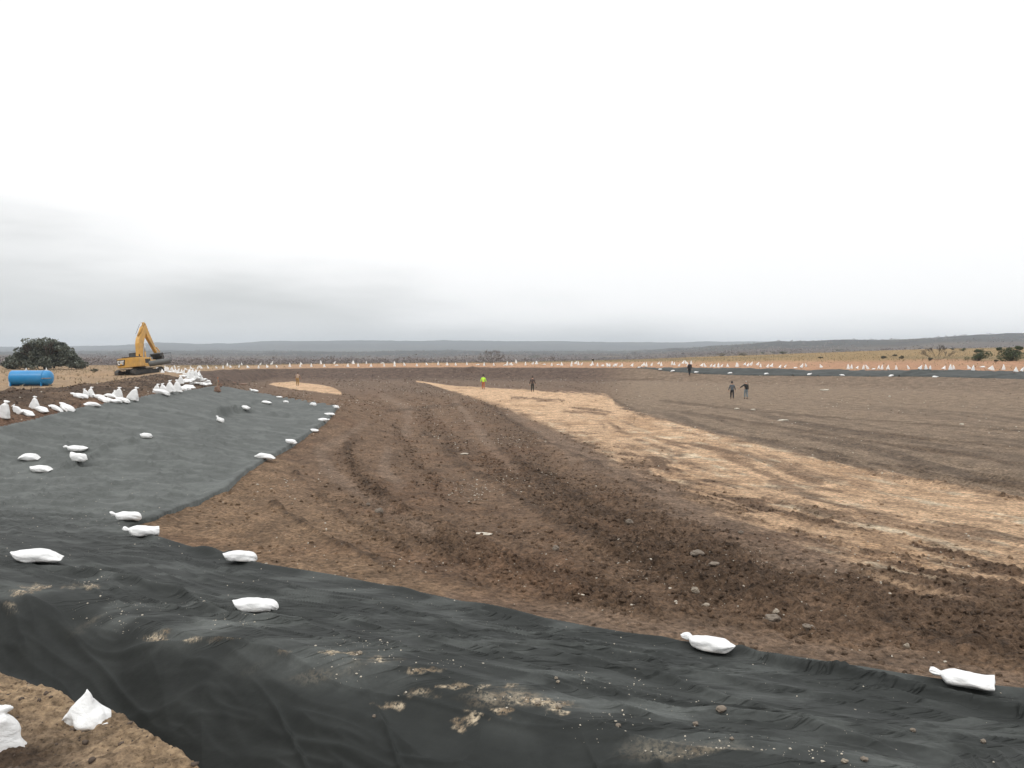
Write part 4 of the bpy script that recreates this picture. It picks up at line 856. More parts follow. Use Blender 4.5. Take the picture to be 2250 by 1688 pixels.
# rolled geotextile lying before the excavator with its lifting bar
p = hit(352, 802, 88); q0 = gz(p[0], p[1])
p = ((352-CX)/F*(EY-2.2), EY+.8)
gr_ = empty('geotextile_roll', (p[0], p[1]-3.0, 0), 0, 'thick grey geotextile roll hung from a thin lifting bar beside the excavator bucket', 'roll')
zr = CAMZ - (796-HY)/F*(p[1]-3.0); gr_.location.z = zr; sc_ = (p[1]-3)/F
gr_.rotation_mode = 'QUATERNION'; gr_.rotation_quaternion = Euler((0, math.radians(-9), math.radians(14))).to_quaternion()
Lr = 44*sc_; Rr_ = 6.3*sc_
MB().lathe([(-Lr/2, Rr_*.55), (-Lr/2, Rr_*.96), (-Lr/2+.05, Rr_), (0, Rr_*.98), (Lr/2-.05, Rr_), (Lr/2, Rr_*.96), (Lr/2, Rr_*.55)], n=30).build('fabric_roll', M_GRY, gr_, True)
MB().cyl((-Lr/2-.12, 0, 0), (Lr/2+.12, 0, 0), .045).build('core_bar', M_BLK, gr_)
MB().cyl((-Lr/2-.1, 0, 0), (-Lr/2+.25, 0, 20*sc_), .012, n=6).cyl((Lr/2+.1, 0, 0), (Lr/2+.16, 0, 17*sc_), .012, n=6).build('lifting_cable', M_BLK, gr_)
MB().cyl((-Lr/2+.2, 0, 20*sc_), (Lr/2+.2, 0, 17*sc_), .03, n=8).build('spreader_bar', M_BLK, gr_)

# ------------------------------------------------------------------ people
def grow(name, verts, edges, radii, mat, parent, sub=1):
    me = bpy.data.meshes.new(name); me.from_pydata(verts, edges, []); o = bpy.data.objects.new(name, me); COL.objects.link(o)
    m = o.modifiers.new('s', 'SKIN'); m.use_smooth_shade = True
    for v, r_ in zip(me.skin_vertices[0].data, radii): v.radius = r_ if isinstance(r_, tuple) else (r_, r_); v.use_root = False
    me.skin_vertices[0].data[0].use_root = True
    ss = o.modifiers.new('b', 'SUBSURF'); ss.levels = sub; ss.render_levels = sub
    dg = bpy.context.evaluated_depsgraph_get(); dg.update(); nm2 = bpy.data.meshes.new_from_object(o.evaluated_get(dg))
    bpy.data.objects.remove(o); o2 = link(name, nm2, mat, parent)
    nm2.polygons.foreach_set('use_smooth', np.ones(len(nm2.polygons), bool)); return o2
def chain(V, E, Rr, pts, rad, start=None):
    prev = start
    for p_, r_ in zip(pts, rad):
        V.append(tuple(p_)); Rr.append(r_); i = len(V)-1
        if prev is not None: E.append((prev, i))
        prev = i
    return prev
def clothm(name, col): return simple(name, col, .85, .18, 9)
SKIN = simple('skin', (.42, .24, .16), .6, .1, 8)
BOOT = simple('boot_leather', (.045, .03, .022), .8, .2, 8)
HAIR = simple('hair_grey', (.30, .28, .26), .8, .2, 20)
def person(px, py, hpx, label, face, bend=0., arms=((.0, .0), (.0, .0)), stride=.12, jacket=(.1,.1,.1), trousers=(.05,.05,.05), cap=None, hood=False, hair=None, rmin=60, coat=.52):
    """face: heading, 0 = away from the camera. x right, y forward. bend: lean of the trunk"""
    p = base(px, py, rmin); Hh = hpx/F*p[1]; k = Hh/1.75/(1-.12*(1-math.cos(bend))*3)
    pe = empty('person', (p[0], p[1], p[2]), -face - math.atan2(p[0], p[1]), label, 'person'); pe.scale = (k,)*3
    sb, cb = math.sin(bend), math.cos(bend)
    hip = Vector((0, -.12*sb, .93))
    def T(x, y, z):                                            # trunk point, z above the hips
        return Vector((x, hip.y + y*cb + z*sb, hip.z + z*cb - y*sb))
    legs = []
    for s_, st in ((-1, stride), (1, -stride)):
        hp_ = Vector((.095*s_, hip.y, .90)); kn = Vector((.10*s_, st*.55+.04, .50)); an = Vector((.105*s_, st-.03, .09)); legs.append((hp_, kn, an, s_))
    V, E, Rr = [], [], []
    chain(V, E, Rr, [T(0,0,0), T(0,0,.22), T(0,0,.42), T(0,0,.52), T(0,.0,.60)], [(.15,.11),(.14,.10),(.17,.11),(.10,.08),(.055,.055)])
    hd = chain(V, E, Rr, [T(0,.02,.665), T(0,.03,.74), T(0,.02,.81)], [(.062,.075),(.078,.095),(.05,.06)], 4)
    chain(V, E, Rr, [T(0,.115,.705)], [.018], len(V)-2)      # nose
    for hp_, kn, an, s_ in legs:
        chain(V, E, Rr, [hp_, kn, an, an+Vector((0,.14,-.05))], [.085,.058,.042,.035], 0)
    elb = []
    for s_, (up, out) in ((-1, arms[0]), (1, arms[1])):
        sh = T(.19*s_, 0, .46); d_ = Vector((s_*(.10+math.sin(out)), math.sin(up)*1.0, -math.cos(up)*math.cos(out))).normalized()
        el = sh + d_*.28; d2 = (d_ + Vector((0, .25, 0))).normalized(); wr_ = el + d2*.25; hn = wr_ + d2*.08
        w_ = chain(V, E, Rr, [sh, el, wr_, hn], [.055,.042,.028,(.036,.02)], 2); elb.append((sh, el, wr_))
        for f in range(4):
            sd__ = Vector((0, 1, 0)).cross(d2).normalized()*(f-1.5)*.02
            chain(V, E, Rr, [hn+sd__+d2*.03, hn+sd__+d2*(.085-.006*abs(f-1.5))+Vector((0, -.015, 0))], [.010, .008], w_)
        chain(V, E, Rr, [hn+Vector((0, .04, 0)), hn+Vector((0, .06, 0))+d2*.03], [.011, .009], w_)
    grow('body', V, E, Rr, SKIN, pe)
    V, E, Rr = [], [], []
    n0 = chain(V, E, Rr, [T(0,0,-.10), T(0,0,.08), T(0,0,.24), T(0,0,.40), T(0,0,.53)], [(.185,.14),(.178,.14),(.17,.13),(.205,.14),(.085,.085)])
    for sh, el, wr_ in elb: chain(V, E, Rr, [sh, el, wr_.lerp(el, .1)], [.08,.064,.05], 3)
    if hood: chain(V, E, Rr, [T(0,.0,.62), T(0,.01,.74), T(0,0,.83)], [.09,.112,.07], 4)
    grow('jacket', V, E, Rr, clothm('cloth', jacket), pe)
    V, E, Rr = [], [], []
    chain(V, E, Rr, [Vector((0, hip.y, 1.03)), Vector((0, hip.y, .90))], [(.15,.115),(.155,.12)])
    for hp_, kn, an, s_ in legs: chain(V, E, Rr, [hp_ - Vector((0,0,.06)), kn, an+Vector((0,0,.03))], [.105,.082,.07], 1)
    grow('trousers', V, E, Rr, clothm('cloth', trousers), pe)
    for hp_, kn, an, s_ in legs:
        V, E, Rr = [], [], []; chain(V, E, Rr, [an+Vector((0,-.05,-.02)), an+Vector((0,.05,-.04)), an+Vector((0,.16,-.055))], [.052,.05,.04])
        grow('boot', V, E, Rr, BOOT, pe)
    if cap:
        V, E, Rr = [], [], []; chain(V, E, Rr, [T(0,.0,.785), T(0,.0,.85)], [.1,.075]); chain(V, E, Rr, [T(0,.15,.78)], [(.06,.012)], 0); grow('cap', V, E, Rr, clothm('cloth', cap), pe)
    if not hair and not hood: hair = (.05, .04, .03)
    if hair:
        V, E, Rr = [], [], []; chain(V, E, Rr, [T(0,-.045,.66), T(0,-.04,.73), T(0,-.01,.80), T(0,0,.84)], [.06,.085,.092,.065]); grow('hair', V, E, Rr, simple('hair', hair, .8, .2, 20), pe)
    return pe
person(654, 848, 29, 'person in a tan coat and mustard trousers bending forward on the small sand patch', 0.1, .75, ((.6,.15),(.6,.15)), .1, (.28,.20,.145), (.30,.19,.07), cap=(.2,.16,.13))
person(1062, 855.5, 31, 'person in lime high-visibility jacket, rust trousers and dark cap on the tan strip', 0, .12, ((.15,.25),(.15,.25)), .03, (.50,.95,.06), (.42,.14,.06), cap=(.01,.012,.012))
person(1170, 861.5, 34, 'person in a brown hooded jacket and dark trousers standing on the tan strip', .1, .05, ((.0,.2),(.0,.2)), .02, (.062,.045,.04), (.025,.026,.022), hood=False, cap=(.16,.13,.13))
person(1515, 826.5, 31, 'person dressed in black with pale hair walking at the edge of the far sheet strip', .3, .1, ((.1,.05),(.1,.05)), .26, (.022,.016,.018), (.012,.014,.018), hair=(.32,.31,.29))
person(1608.5, 877.5, 38, 'person in a grey jacket and black trousers walking away, left one of the pair', -.1, .22, ((-.15,.22),(.2,.22)), .2, (.085,.095,.105), (.012,.013,.017), cap=(.09,.09,.10))
person(1639, 876.5, 39, 'person in black sweater and pale jeans pointing left and down, right one of the pair', -.5, .06, ((.35,.75),(.0,.05)), .06, (.013,.016,.016), (.16,.20,.22), hair=(.40,.36,.32))

# ------------------------------------------------------------------ foliage
def leaf_mat(name, a, b_, con=((.55,.55,.55), (1.5,1.5,1.5))):
    m, t, bs = new_mat(name); c_ = mixc(t, mrange(t, nse(t, 1.1, 4), .35, .65, 0, 1), a, b_)
    at = attr_col(t, 'shade'); c_ = mixc(t, 1.0, c_, mixc(t, at.outputs['Fac'], *con), 'MULTIPLY')
    t.links.new(c_, bs.inputs['Base Color']); bs.inputs['Roughness'].default_value = .7; return m
M_OAK = leaf_mat('oak_leaves', (.078,.090,.070), (.155,.168,.132)); M_JUN = leaf_mat('juniper_leaves', (.028,.045,.018), (.075,.095,.04)); M_SCRUB = leaf_mat('scrub_leaves', (.07,.068,.045), (.12,.11,.075))
M_BARK = simple('bark', (.075, .062, .052), .95, .3, 9, bmp=.02); M_TWIG = simple('grey_twigs', (.20, .185, .175), .95, .3, 9)
M_BRUSH = leaf_mat('winter_brush', (.19,.160,.152), (.25,.215,.20), ((.72,.72,.74), (1.2,1.19,1.17)))
def leaves(name, cen, n, size, mat, parent, seed):
    """cen: list of (centre, radius xyz, weight); small crossed leaf faces through the volume"""
    r_ = np.random.default_rng(seed); w = np.array([c_[2] for c_ in cen], float); w /= w.sum(); pick = r_.choice(len(cen), n, p=w)
    C_ = np.array([c_[0] for c_ in cen])[pick]; Rd = np.array([c_[1] for c_ in cen])[pick]
    d_ = r_.normal(size=(n, 3)); d_ /= np.linalg.norm(d_, axis=1)[:, None]; rad = r_.uniform(.35, 1, n)**.5
    P_ = C_ + d_*Rd*rad[:, None]
    u_ = r_.normal(size=(n, 3)); u_ /= np.linalg.norm(u_, axis=1)[:, None]; v_ = np.cross(u_, r_.normal(size=(n, 3))); v_ /= np.linalg.norm(v_, axis=1)[:, None]
    s_ = size*r_.uniform(.5, 1.4, n)[:, None]
    V = np.stack([P_-u_*s_, P_+v_*s_*.6, P_+u_*s_, P_-v_*s_*.6], 1).reshape(-1, 3)
    me = bpy.data.meshes.new(name); me.vertices.add(len(V)); me.vertices.foreach_set('co', V.astype(np.float32).reshape(-1))
    me.loops.add(n*4); me.loops.foreach_set('vertex_index', np.arange(n*4, dtype=np.int32)); me.polygons.add(n); me.polygons.foreach_set('loop_start', np.arange(0, n*4, 4, dtype=np.int32)); me.update(calc_edges=True)
    add_attr(me, 'shade', np.repeat(r_.uniform(0, 1, n), 4)); return link(name, me, mat, parent)
def branches(name, segs, mat, parent, n=6):
    V = []; Fc = []
    for a, b_, r0, r1 in segs:
        a = Vector(a); b_ = Vector(b_); q = (b_-a).to_track_quat('Z', 'Y'); i0 = len(V)
        for p_, r_ in ((a, r0), (b_, r1)):
            for k in range(n): t_ = 2*math.pi*k/n; V.append(p_ + q @ Vector((math.cos(t_)*r_, math.sin(t_)*r_, 0)))
        for k in range(n): Fc.append((i0+k, i0+(k+1) % n, i0+n+(k+1) % n, i0+n+k))
    return raw(name, V, Fc, mat, parent)
def grow_tree(segs, tips, p_, d_, L, r_, depth, rr, spread, kids=3, up=.15):
    q = p_ + d_*L; segs.append((p_, q, r_, r_*.68))
    if depth == 0: tips.append(q); return
    for i in range(kids if depth > 1 else kids+1):
        nd = (d_ + Vector((rr.gauss(0, spread), rr.gauss(0, spread), rr.gauss(up, spread*.6)))).normalized()
        grow_tree(segs, tips, q if i else p_.lerp(q, .8), nd, L*rr.uniform(.62, .86), r_*.62, depth-1, rr, spread, kids, up)
# live oak
p = hit(92, 812, 100); k = p[1]/F
p = hit(100, 812, 100); oak = empty('oak_tree', p, 0, 'broad dark green live oak behind the blue tank', 'tree'); rr = random.Random(3)
segs, tips = [], []
for i in range(5):
    a_ = i*1.26+.4; grow_tree(segs, tips, Vector((0, 0, .9)), Vector((math.cos(a_)*1.0, math.sin(a_)*.8, .55)).normalized(), 24*k, .22, 3, rr, .35)
segs.append((Vector((0, 0, -.1)), Vector((0, 0, 1.1)), .42, .34)); branches('trunk', segs, M_BARK, oak)
cen = []
prof = [(-86,18),(-78,28),(-65,36),(-52,42),(-42,50),(-30,62),(-18,68),(-6,66),(8,68),(20,66),(32,62),(44,54),(56,44),(66,34),(76,26),(84,16)]
for dx, top in prof:
    nl = max(2, int(top/11))
    for j in range(nl):
        zz = 9+(top-9)*(j+.5)/nl*1.0; rr_ = 7.5+rr.uniform(-1.5, 3)
        for q in (-1, 0, 1):
            cen.append(((( dx*.94+rr.uniform(-4, 4))*k, q*rr.uniform(15, 40)*k*(1-abs(dx)/120), (zz+rr.uniform(-2, 2) - abs(q)*rr.uniform(0, 6))*k), (rr_*k*1.15, rr_*k*1.2, rr_*k*.8), 1))
leaves('crown', cen, 26000, .16, M_OAK, oak, 5)
# bare trees
def bare(px, py, wpx, hpx, label, seed, stems, spread, rmin, group=None, mat=M_TWIG, depth=4):
    p = hit(px, py, rmin); k = p[1]/F; o = empty('bare_tree', p, 0, label, 'tree', group); rr = random.Random(seed); segs, tips = [], []
    for i in range(stems):
        a_ = -1.25+2.5*i/(stems-1) + rr.uniform(-.1, .1); L = hpx*k*.30*(1+.15*abs(a_))
        grow_tree(segs, tips, Vector((math.sin(a_)*.25, 0, 0)), Vector((math.sin(a_)*.8, rr.uniform(-.4, .4), max(.25, math.cos(a_)*1.0))).normalized(), L, .035*hpx*k/3, depth, rr, spread, 3, .16)
    main = [s_ for s_ in segs if s_[2] > .012*hpx*k/3]; tw = [s_ for s_ in segs if s_[2] <= .012*hpx*k/3]
    branches('trunk', main, M_BARK if mat is M_TWIG else mat, o); branches('crown', [(a, b_, max(r0, .012), max(r1, .008)) for a, b_, r0, r1 in tw], mat, o, 3); return o
bare(1080, 798, 52, 32, 'wide leafless grey tree standing alone beyond the far rim', 11, 7, .30, 130, None, M_TWIG, 4)
bare(2060, 791.5, 44, 36, 'small leafless bush with thin black branches on the grassy rise', 12, 5, .3, 100, None, M_BARK, 4)
bare(1395, 788.5, 14, 18, 'faint small leafless tree beyond the far rim near the strip tip', 14, 5, .3, 150)
# junipers and shrubs
def shrub(px, py, w, h, label, seed, mat=M_JUN, n=2600, rmin=95, lobes=None, name='shrub', cat='shrub', group=None, leaf=None):
    p = hit(px, py, rmin); k = p[1]/F; o = empty(name, p, 0, label, cat, group); rr = random.Random(seed); cen = []; segs = []
    lobes = lobes or [(rr.uniform(-.38, .38), rr.uniform(.3, .7), rr.uniform(.2, .34)) for _ in range(7)]
    for lx, lz_, lr in lobes:
        for q in range(3):
            c_ = (lx*w*k+rr.uniform(-.1, .1)*w*k, rr.uniform(-.35, .35)*w*k, max(lr*.4, lz_+rr.uniform(-.12, .12))*h*k); cen.append((c_, (lr*w*k*.62, lr*w*k*.62, lr*h*k*.8), 1))
            segs.append(((0, 0, -.05), c_, .05*h*k/3+.01, .01))
    leaves('crown', cen, n, leaf or max(.05, .035*h*k), mat, o, seed); branches('trunk', segs, M_BARK, o, 5); return o
shrub(2150, 793, 46, 26, 'irregular dark green juniper bush with one bare side on the right rise', 21, M_JUN, 3200, 100, [(.05,.78,.2),(-.12,.5,.2),(.3,.55,.22),(-.3,.2,.2),(0,.25,.25),(.32,.25,.2),(.08,.5,.22),(-.05,.85,.13)], 'juniper_bush', 'bush')
shrub(2221, 793, 56, 32, 'dense dark green juniper at the right picture edge', 22, M_JUN, 5200, 100, [(-.3,.5,.22),(-.1,.6,.28),(.15,.6,.28),(.32,.5,.25),(-.22,.8,.14),(.2,.88,.16),(0,.3,.35),(.25,.25,.3),(-.3,.2,.25)], 'juniper_bush', 'bush')
SH = [(1180,790,42,11,'low dark green thicket beyond the rim, right of the wide leafless tree',M_JUN),(1286,789,14,7,'small green shrub left of the pump',M_SCRUB),(1328,788,13,5,'flat dark shrub right of the pump',M_JUN),(1588,783,34,8,'long grey-green shrub behind the far rim above the walkers',M_SCRUB),(1635,782,30,9,'grey scrubby thicket beyond the far rim',M_SCRUB),(1680,779,20,7,'low green shrub on the ridge line left of the round one',M_JUN),(1700,779,10,7,'small brownish shrub beside the round green one',M_SCRUB),(1722,778.5,19,8,'round dark green shrub on the grass ridge',M_JUN),(1850,773,44,8,'wide olive thicket on the crest of the grassy rise',M_JUN),(1802,788,11,5,'faint green tuft shrub on ochre slope',M_SCRUB),(1941,788.5,10,8,'small brown shrub on the grassy rise, left of a pair',M_SCRUB),(1982,789,10,8,'small olive shrub on the grassy rise, right of a pair',M_SCRUB),(1966,783,9,5,'tiny shrub high on the rise above the pair',M_SCRUB),(2116,772,14,8,'dark little bush on the skyline of the rise',M_JUN),(2092,769,9,4,'tiny bush on skyline left of the dark little one',M_SCRUB),(2043,793,9,7,'small brown weed clump at the foot of the bare bush',M_SCRUB),(2189,795,7,5,'small brown weed clump between the two junipers',M_SCRUB),(208,820,16,8,'small olive shrub right of the live oak',M_SCRUB)]
for i, (px, py, w, h, lab, mt) in enumerate(SH): shrub(px, py, w, h, lab, 40+i, mt, 900, 120 if px < 1790 else 100, None, 'shrub', 'shrub', 'shrubs on the open ground beyond the rim', None)
# pump beyond the rim
p = hit(1303, 797, 120); k = p[1]/F; pump = empty('water_pump', p, 0, 'small dark pump with a white top on a post beyond the far rim', 'pump')
MB().cyl((0, 0, 0), (0, 0, 5*k), .05).build('post', M_BLK, pump); MB().lathe([(4*k, .5*k), (4.6*k, 2.2*k), (8.2*k, 2.6*k), (9*k, 2.0*k), (9.6*k, .7*k)], 'Z', 16).build('housing', M_BLK, pump, True); MB().cyl((-.6*k, -2.2*k, 8*k), (-.6*k, -2.2*k, 9.6*k), .8*k).build('cap', M_WHT, pump)
# orange marker and red clod at the sheet corner
p = base(478, 858); k = p[1]/F; st = empty('survey_stake', p, 0, 'wooden survey stake with orange flagging at the back corner of the slope sheet', 'stake')
MB().box((0, 0, 15*k), (.05, .03, 30*k), Matrix.Rotation(.12, 3, 'Y'), .004).build('stake', M_WOOD, st); MB().box((.03, 0, 27*k), (3*k, .02, 4*k), Matrix.Rotation(.3, 3, 'Y'), .01).box((.03, .02, 22*k), (2*k, .02, 6*k), Matrix.Rotation(-.3, 3, 'Y'), .005).build('flagging', M_ORG, st)
M_RED = simple('red_clay', (.20, .125, .09), .95, .3, 6, bmp=.02)
def lump(name, px, py, wpx, hpx, mat, label, cat, seed, depth=.7, rmin=2.6, group=None):
    p = base(px, py, rmin); k = p[1]/F; bm = bmesh.new(); bmesh.ops.create_icosphere(bm, subdivisions=3, radius=1)
    for v in bm.verts:
        n_ = mnoise.noise(v.co*1.3+Vector((seed, 0, 0)))*.45 + mnoise.noise(v.co*3.3+Vector((seed, 5, 0)))*.2; v.co *= 1+n_
        v.co = Vector((v.co.x*wpx*k/2, v.co.y*wpx*k/2*depth, (v.co.z*.5+.35)*hpx*k))
    me = bpy.data.meshes.new(name); bm.to_mesh(me); bm.free(); o = link(name, me, mat); o.location = p; return tag(o, label, cat, group)
lump('soil_mound', 478, 862, 15, 16, M_RED, 'reddish clay lump at the foot of the survey stake', 'soil mound', 3)
lump('soil_mound', 484, 850, 9, 9, M_RED, 'small reddish clay lump right behind the survey stake', 'soil mound', 5)
lump('clay_block', 534, 845.5, 17, 3.4, M_RED, 'flat orange clay block behind the far hem of the slope sheet', 'clay block', 8)
lump('clay_block', 515, 842.5, 8, 3, M_RED, 'short orange clay block left of the flat one behind the hem', 'clay block', 9)
RK_ = [(834,1128,17,14,'beige boulder right of the wheel track in the near floor'),(809,1111,9,7,'small stone left of the beige boulder by the wheel track'),(1383,1151,15,12,'dark stone beside the smooth compacted band'),(1628,1174,11,9,'lone stone on the smooth compacted band'),(1532,1221,26,14,'wide flat rock among the clods in the right foreground'),(1570,1245,24,10,'flat rock just below the wide one in the right foreground'),(1527,1302,18,15,'pale angular rock above the near sheet hem, right of centre'),(1551,1332,18,7,'flat pale rock below the angular one'),(1705,1348,14,8,'small pale rock above the sheet hem'),(1698,1366,32,18,'dark crumbly rock lowest above the sheet hem'),(1777,1384,26,14,'grey rounded rock near the sheet hem'),(1992,1423,14,10,'whitish stone near the right end of the sheet hem'),(1221,1210,14,12,'grey stone in the middle of the clod field')]
for i, (px, py, w, h, lab) in enumerate(RK_): lump('rock', px, py, w, h, M_BUFF if 'pale' in lab or 'whit' in lab else M_ROCK, lab, 'rock', 11+i, .8, group='loose rocks on the pit floor')
for i, (px, py, w, lab) in enumerate(((1721,925,22,'pale flat slab on the smooth floor right of the walkers'),(1021,999,18,'pale flat slab in the middle of the near floor'),(1655,902,10,'small pale slab below the pointing man'),(1812,858.5,24,'long thin pale streak of stone on the far floor'),(1619,900,12,'short pale slab left of the small one'),(1060,1175,40,'pale splintered board among the clods'),(2113,934,10,'small white chip of stone on the far right floor'),(1955,873,5,'white speck of stone on the far right floor'))):
    lump('stone_slab', px, py, w, 4 if w < 30 else 5, M_PALE, lab, 'stone slab', 50+i, .5, group='pale slabs on the pit floor')
LR_ = [(1584,1563,22,14,'dark clod on the black sheet in the lower right'),(1182,1549,14,12,'sandstone lump on the sand pile at the trench crest'),(1227,1556,15,13,'second sandstone lump on the sand pile, right of the first'),(791,1437,9,8,'small pale stone on the sand streak'),(822,1576,8,7,'round grey pebble beside the dusty patch'),(1222,1492,8,6,'pale pebble upper one of a close pair on the sheet'),(1226,1500,8,6,'pale pebble lower one of a close pair on the sheet'),(1358,1597,11,9,'grey stone on the sheet toward the right'),(2006,1608,13,9,'grey clod on the sheet near the bottom right'),(2160,1632,12,9,'grey clod on the sheet at the bottom right edge'),(1856,1676,14,9,'white stone at the bottom edge of the picture'),(1528,1594,13,9,'grey crumb on the sheet below the dark clod'),(1608,1626,9,7,'brown crumb low on the sheet'),(1900,1672,16,10,'dark brown crumb at the bottom picture edge')]
for i, (px, py, w, h, lab) in enumerate(LR_): lump('rock', px, py, w, h, M_BUFF if 'pale' in lab or 'white' in lab or 'sandstone' in lab else M_ROCK, lab, 'rock', 80+i, .8, group='loose stones on the near sheet')

# ------------------------------------------------------------------ loose material nobody could count
ICO = bmesh.new(); bmesh.ops.create_icosphere(ICO, subdivisions=1, radius=1); ICO.verts.ensure_lookup_table()
IV = np.array([v.co[:] for v in ICO.verts]); IF = np.array([[v.index for v in f.verts] for f in ICO.faces]); ICO.free()
def scatter(name, XY, Zs, size, mat, flatn=.6, jit=.3, label=None, cat=None):
    n = len(XY); j = 1+rng.uniform(-jit, jit, (n, len(IV), 1)); sc = size[:, None, None]*np.stack([rng.uniform(.7, 1.4, n), rng.uniform(.7, 1.4, n), rng.uniform(.5, 1.0, n)*flatn*1.5], -1)[:, None, :]
    a_ = rng.uniform(0, 6.28, n)[:, None]; v = IV[None]*j*sc; vx = v[..., 0]*np.cos(a_)-v[..., 1]*np.sin(a_); vy = v[..., 0]*np.sin(a_)+v[..., 1]*np.cos(a_)
    V = np.stack([vx+XY[:, 0:1], vy+XY[:, 1:2], v[..., 2]+Zs[:, None]+size[:, None]*.2], -1).reshape(-1, 3).astype(np.float32); Fc = (IF[None]+np.arange(n)[:, None, None]*len(IV)).reshape(-1)
    me = bpy.data.meshes.new(name); me.vertices.add(len(V)); me.vertices.foreach_set('co', V.reshape(-1)); me.loops.add(len(Fc)); me.loops.foreach_set('vertex_index', Fc.astype(np.int32))
    me.polygons.add(len(Fc)//3); me.polygons.foreach_set('loop_start', np.arange(0, len(Fc), 3, dtype=np.int32)); me.update(calc_edges=True)
    o = link(name, me, mat); return tag(o, label, cat, None, 'stuff')
def sample(n, weight):
    cell = weight*np.gradient(PHI)[:, None]*np.gradient(R)[None, :]*r2d; cell = cell.reshape(-1); cell = cell/cell.sum()
    i = rng.choice(len(cell), n, p=cell); ip, ir = i//nR, i % nR
    ph = PHI[ip]+rng.uniform(-.5, .5, n)*np.gradient(PHI)[ip]; r_ = R[ir]+rng.uniform(-.5, .5, n)*np.gradient(R)[ir]
    return np.stack([r_*np.sin(ph), r_*np.cos(ph)], -1)
view = (np.abs(ph2) < .75)
wc = floor_m*rough**1.5*view*(sdL < -.05)/(1+(r2d/14)**2)
xy = sample(26000, wc); sz = .007+.034*rng.uniform(0, 1, len(xy))**4; oc = scatter('dirt_clods', xy, lookup(HT_, xy[:, 0], xy[:, 1]), sz*(1+np.hypot(*xy.T)/80), M_SOIL, .75, .5, 'dark crumbly clods strewn over the tilled pit floor', 'soil clods')
cc_ = np.stack([lookup(cl[..., q], xy[:, 0], xy[:, 1]) for q in range(3)], -1)*rng.uniform(.7, 1.1, (len(xy), 1)); add_attr(oc.data, 'soil', np.repeat(cc_, len(IV), 0), True); add_attr(oc.data, 'grain', np.zeros(len(xy)*len(IV)))
wp = floor_m*(.25+.75*rough)*(1-.5*tan_m)*view*(sdL < -.05)/(1+(r2d/16)**2)*sst(-.2, .5, fbm(GX*.3, GY*.2, 3, 301)); chalk = sst(1.2, .2, np.hypot((PXg-1050)/75, (PYg-1082)/22))*floor_m*12/(1+(r2d/14)**2)*view
xy = sample(3000, wp+.3*chalk); sz = .005+.012*rng.uniform(0, 1, len(xy))**3; scatter('pebbles', xy, lookup(HT_, xy[:, 0], xy[:, 1]), sz*(1+np.hypot(*xy.T)/30), M_PALE, .6, .45, 'white limestone pebbles scattered over the pit floor', 'pebbles')
wl_ = (sdL > .08)*view*(ZF > 2.85)*(ZF < 5)*(sst(1.6, .1, dc)*sst(-.1, .6, fbm(GX*1.2, GY*2, 3, 303)) + .05 + sandm*1.5)
xy = sample(1700, wl_); sz = .003+.010*rng.uniform(0, 1, len(xy))**5; scatter('gravel', xy, lookup(HL, xy[:, 0], xy[:, 1]), sz, M_PALE, .6, .45, 'pale grit and small stones scattered over the near sheet crest', 'gravel')
wb2 = (bermm*.5 + dirt_l*.12)*view*(r2d > 3)
xy = sample(9000, wb2); sz = .005+.018*rng.uniform(0, 1, len(xy))**4; scatter('spoil_crumbs', xy, lookup(HT_, xy[:, 0], xy[:, 1]), sz*(1+np.hypot(*xy.T)/25), M_CLOD, .7, .3, 'brown soil crumbs on the near berm and left rim', 'soil crumbs')
# woodland on the plain and hills: one mass
def wood(n, r0, r1, m_, fs):
    r_ = np.exp(rng.uniform(math.log(r0), math.log(r1), n)); ph = rng.uniform(-.85, .85, n); xy = np.stack([r_*np.sin(ph), r_*np.cos(ph)], -1); zf = lookup(ZF, xy[:, 0], xy[:, 1])
    keep = (zf > 12.25) & (zf < 16.2) & ((vnoise(xy[:, 0]/60, xy[:, 1]/60, 5) > -.25) | (r_ > 900)); xy = xy[keep]; r_ = r_[keep]; n = len(xy)
    hgt = rng.uniform(1.6, 3.6, n)*(1+r_/9000); zz = lookup(HT_, xy[:, 0], xy[:, 1])
    cen = np.repeat(np.stack([xy[:, 0], xy[:, 1], zz+hgt*.42], -1), m_, 0); hr = np.repeat(hgt, m_)[:, None]
    P_ = cen + rng.normal(size=cen.shape)*hr*np.array([.42, .42, .22]); nn_ = len(P_)
    u_ = rng.normal(size=(nn_, 3)); u_ /= np.linalg.norm(u_, axis=1)[:, None]; v_ = np.cross(u_, rng.normal(size=(nn_, 3))); v_ /= np.linalg.norm(v_, axis=1)[:, None]; s_ = hr*fs*rng.uniform(.6, 1.3, (nn_, 1))
    return np.stack([P_-u_*s_, P_+v_*s_*.8, P_+u_*s_, P_-v_*s_*.8], 1).reshape(-1, 3).astype(np.float32), P_, np.repeat(r_, m_)
wa = wood(4200, 300, 900, 60, .09); wb3 = wood(8000, 800, 5600, 14, .24)
V = np.concatenate([wa[0], wb3[0]]); P_ = np.concatenate([wa[1], wb3[1]]); rw = np.concatenate([wa[2], wb3[2]]); nn_ = len(P_)
me = bpy.data.meshes.new('brush_woodland'); me.vertices.add(len(V)); me.vertices.foreach_set('co', V.reshape(-1)); me.loops.add(nn_*4); me.loops.foreach_set('vertex_index', np.arange(nn_*4, dtype=np.int32)); me.polygons.add(nn_); me.polygons.foreach_set('loop_start', np.arange(0, nn_*4, 4, dtype=np.int32)); me.update(calc_edges=True)
tone = np.clip(.5+.5*vnoise(P_[:, 0]/120, P_[:, 1]/120, 9) + rng.uniform(-.25, .25, nn_), 0, 1) * np.where(rw > 3600, .35, 1)
add_attr(me, 'shade', np.repeat(tone, 4)); tag(link('brush_woodland', me, M_BRUSH), 'grey-brown winter brush woodland covering the plain and far hills', 'woodland', None, 'stuff')
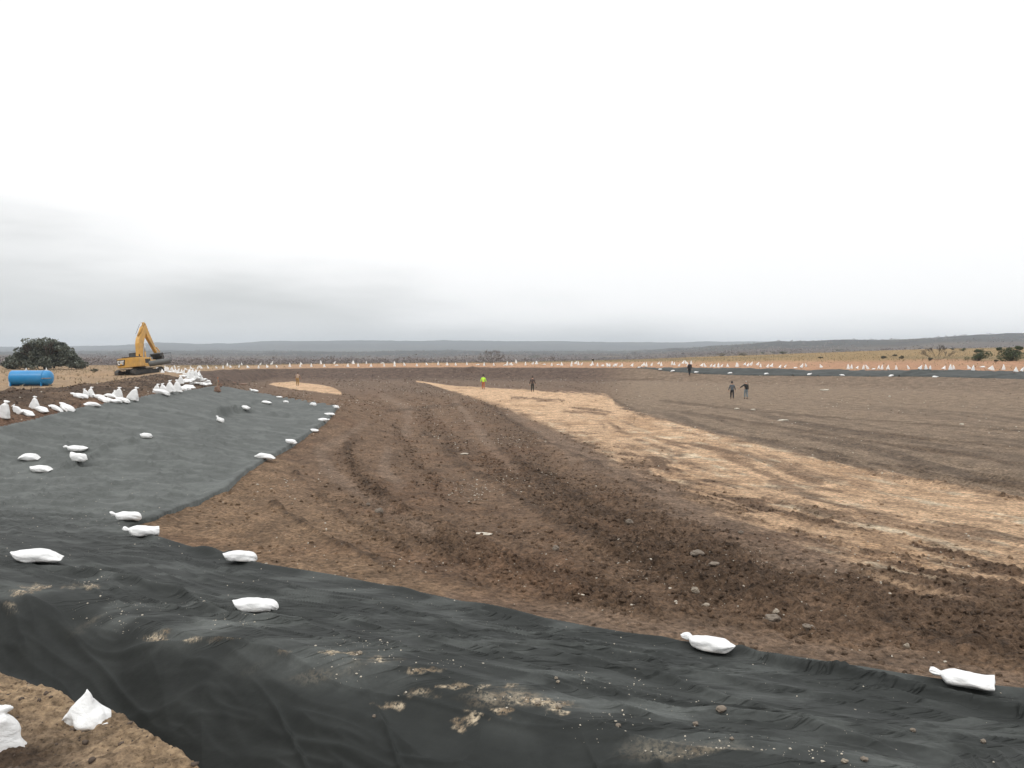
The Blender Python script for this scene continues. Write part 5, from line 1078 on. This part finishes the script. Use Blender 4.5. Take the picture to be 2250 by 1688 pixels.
# dry grass tufts beyond the rim
wg = view*((ZF > 10.0)*(ZF < 12.1) + .6*out_l*(ZF < 11))*(r2d > 30)/(1+(r2d/70)**2)*(sst(900, 1600, PXg)*.5+.6)*(sst(10.6, 11.2, ZF)*.8+.2)
xy = sample(9000, wg); zz = lookup(HT_, xy[:, 0], xy[:, 1]); n = len(xy); m_ = 4
P_ = np.repeat(np.stack([xy[:, 0], xy[:, 1], zz], -1), m_, 0); nn_ = len(P_); hh = rng.uniform(.10, .30, nn_)[:, None]; a_ = rng.uniform(0, 6.28, nn_)[:, None]; off = np.hstack([np.cos(a_), np.sin(a_), 0*a_]); ln = np.hstack([rng.normal(0, .4, (nn_, 2)), np.ones((nn_, 1))])*hh
V = np.stack([P_-off*.05, P_+off*.05, P_+ln], 1).reshape(-1, 3).astype(np.float32)
me = bpy.data.meshes.new('dry_grass'); me.vertices.add(len(V)); me.vertices.foreach_set('co', V.reshape(-1)); me.loops.add(nn_*3); me.loops.foreach_set('vertex_index', np.arange(nn_*3, dtype=np.int32)); me.polygons.add(nn_); me.polygons.foreach_set('loop_start', np.arange(0, nn_*3, 3, dtype=np.int32)); me.update(calc_edges=True)
tag(link('dry_grass', me, simple('dry_grass_blades', (.34, .27, .17), .9, .3, 2)), 'short dry grass tufts on the ground beyond the rim', 'grass', None, 'stuff')

# ------------------------------------------------------------------ haze
hz = MB().box((0, 0, 0), (13800, 13800, 1), None, 0).build('haze', bpy.data.materials.new('haze_air')); hz['kind'] = 'stuff'
zlo = float(HT_.min())-1.5; zhi = float(HT_.max())+30; hz.scale = (1, 1, zhi-zlo); hz.location = (0, 0, (zhi+zlo)/2)
hm = hz.data.materials[0]; hm.use_nodes = True; t = hm.node_tree; t.nodes.clear(); vo = N(t, 'ShaderNodeVolumePrincipled'); vo.inputs['Color'].default_value = (.85, .925, 1.0, 1); vo.inputs['Density'].default_value = 1.9e-4; vo.inputs['Anisotropy'].default_value = .2
oo = N(t, 'ShaderNodeOutputMaterial'); t.links.new(vo.outputs[0], oo.inputs['Volume'])
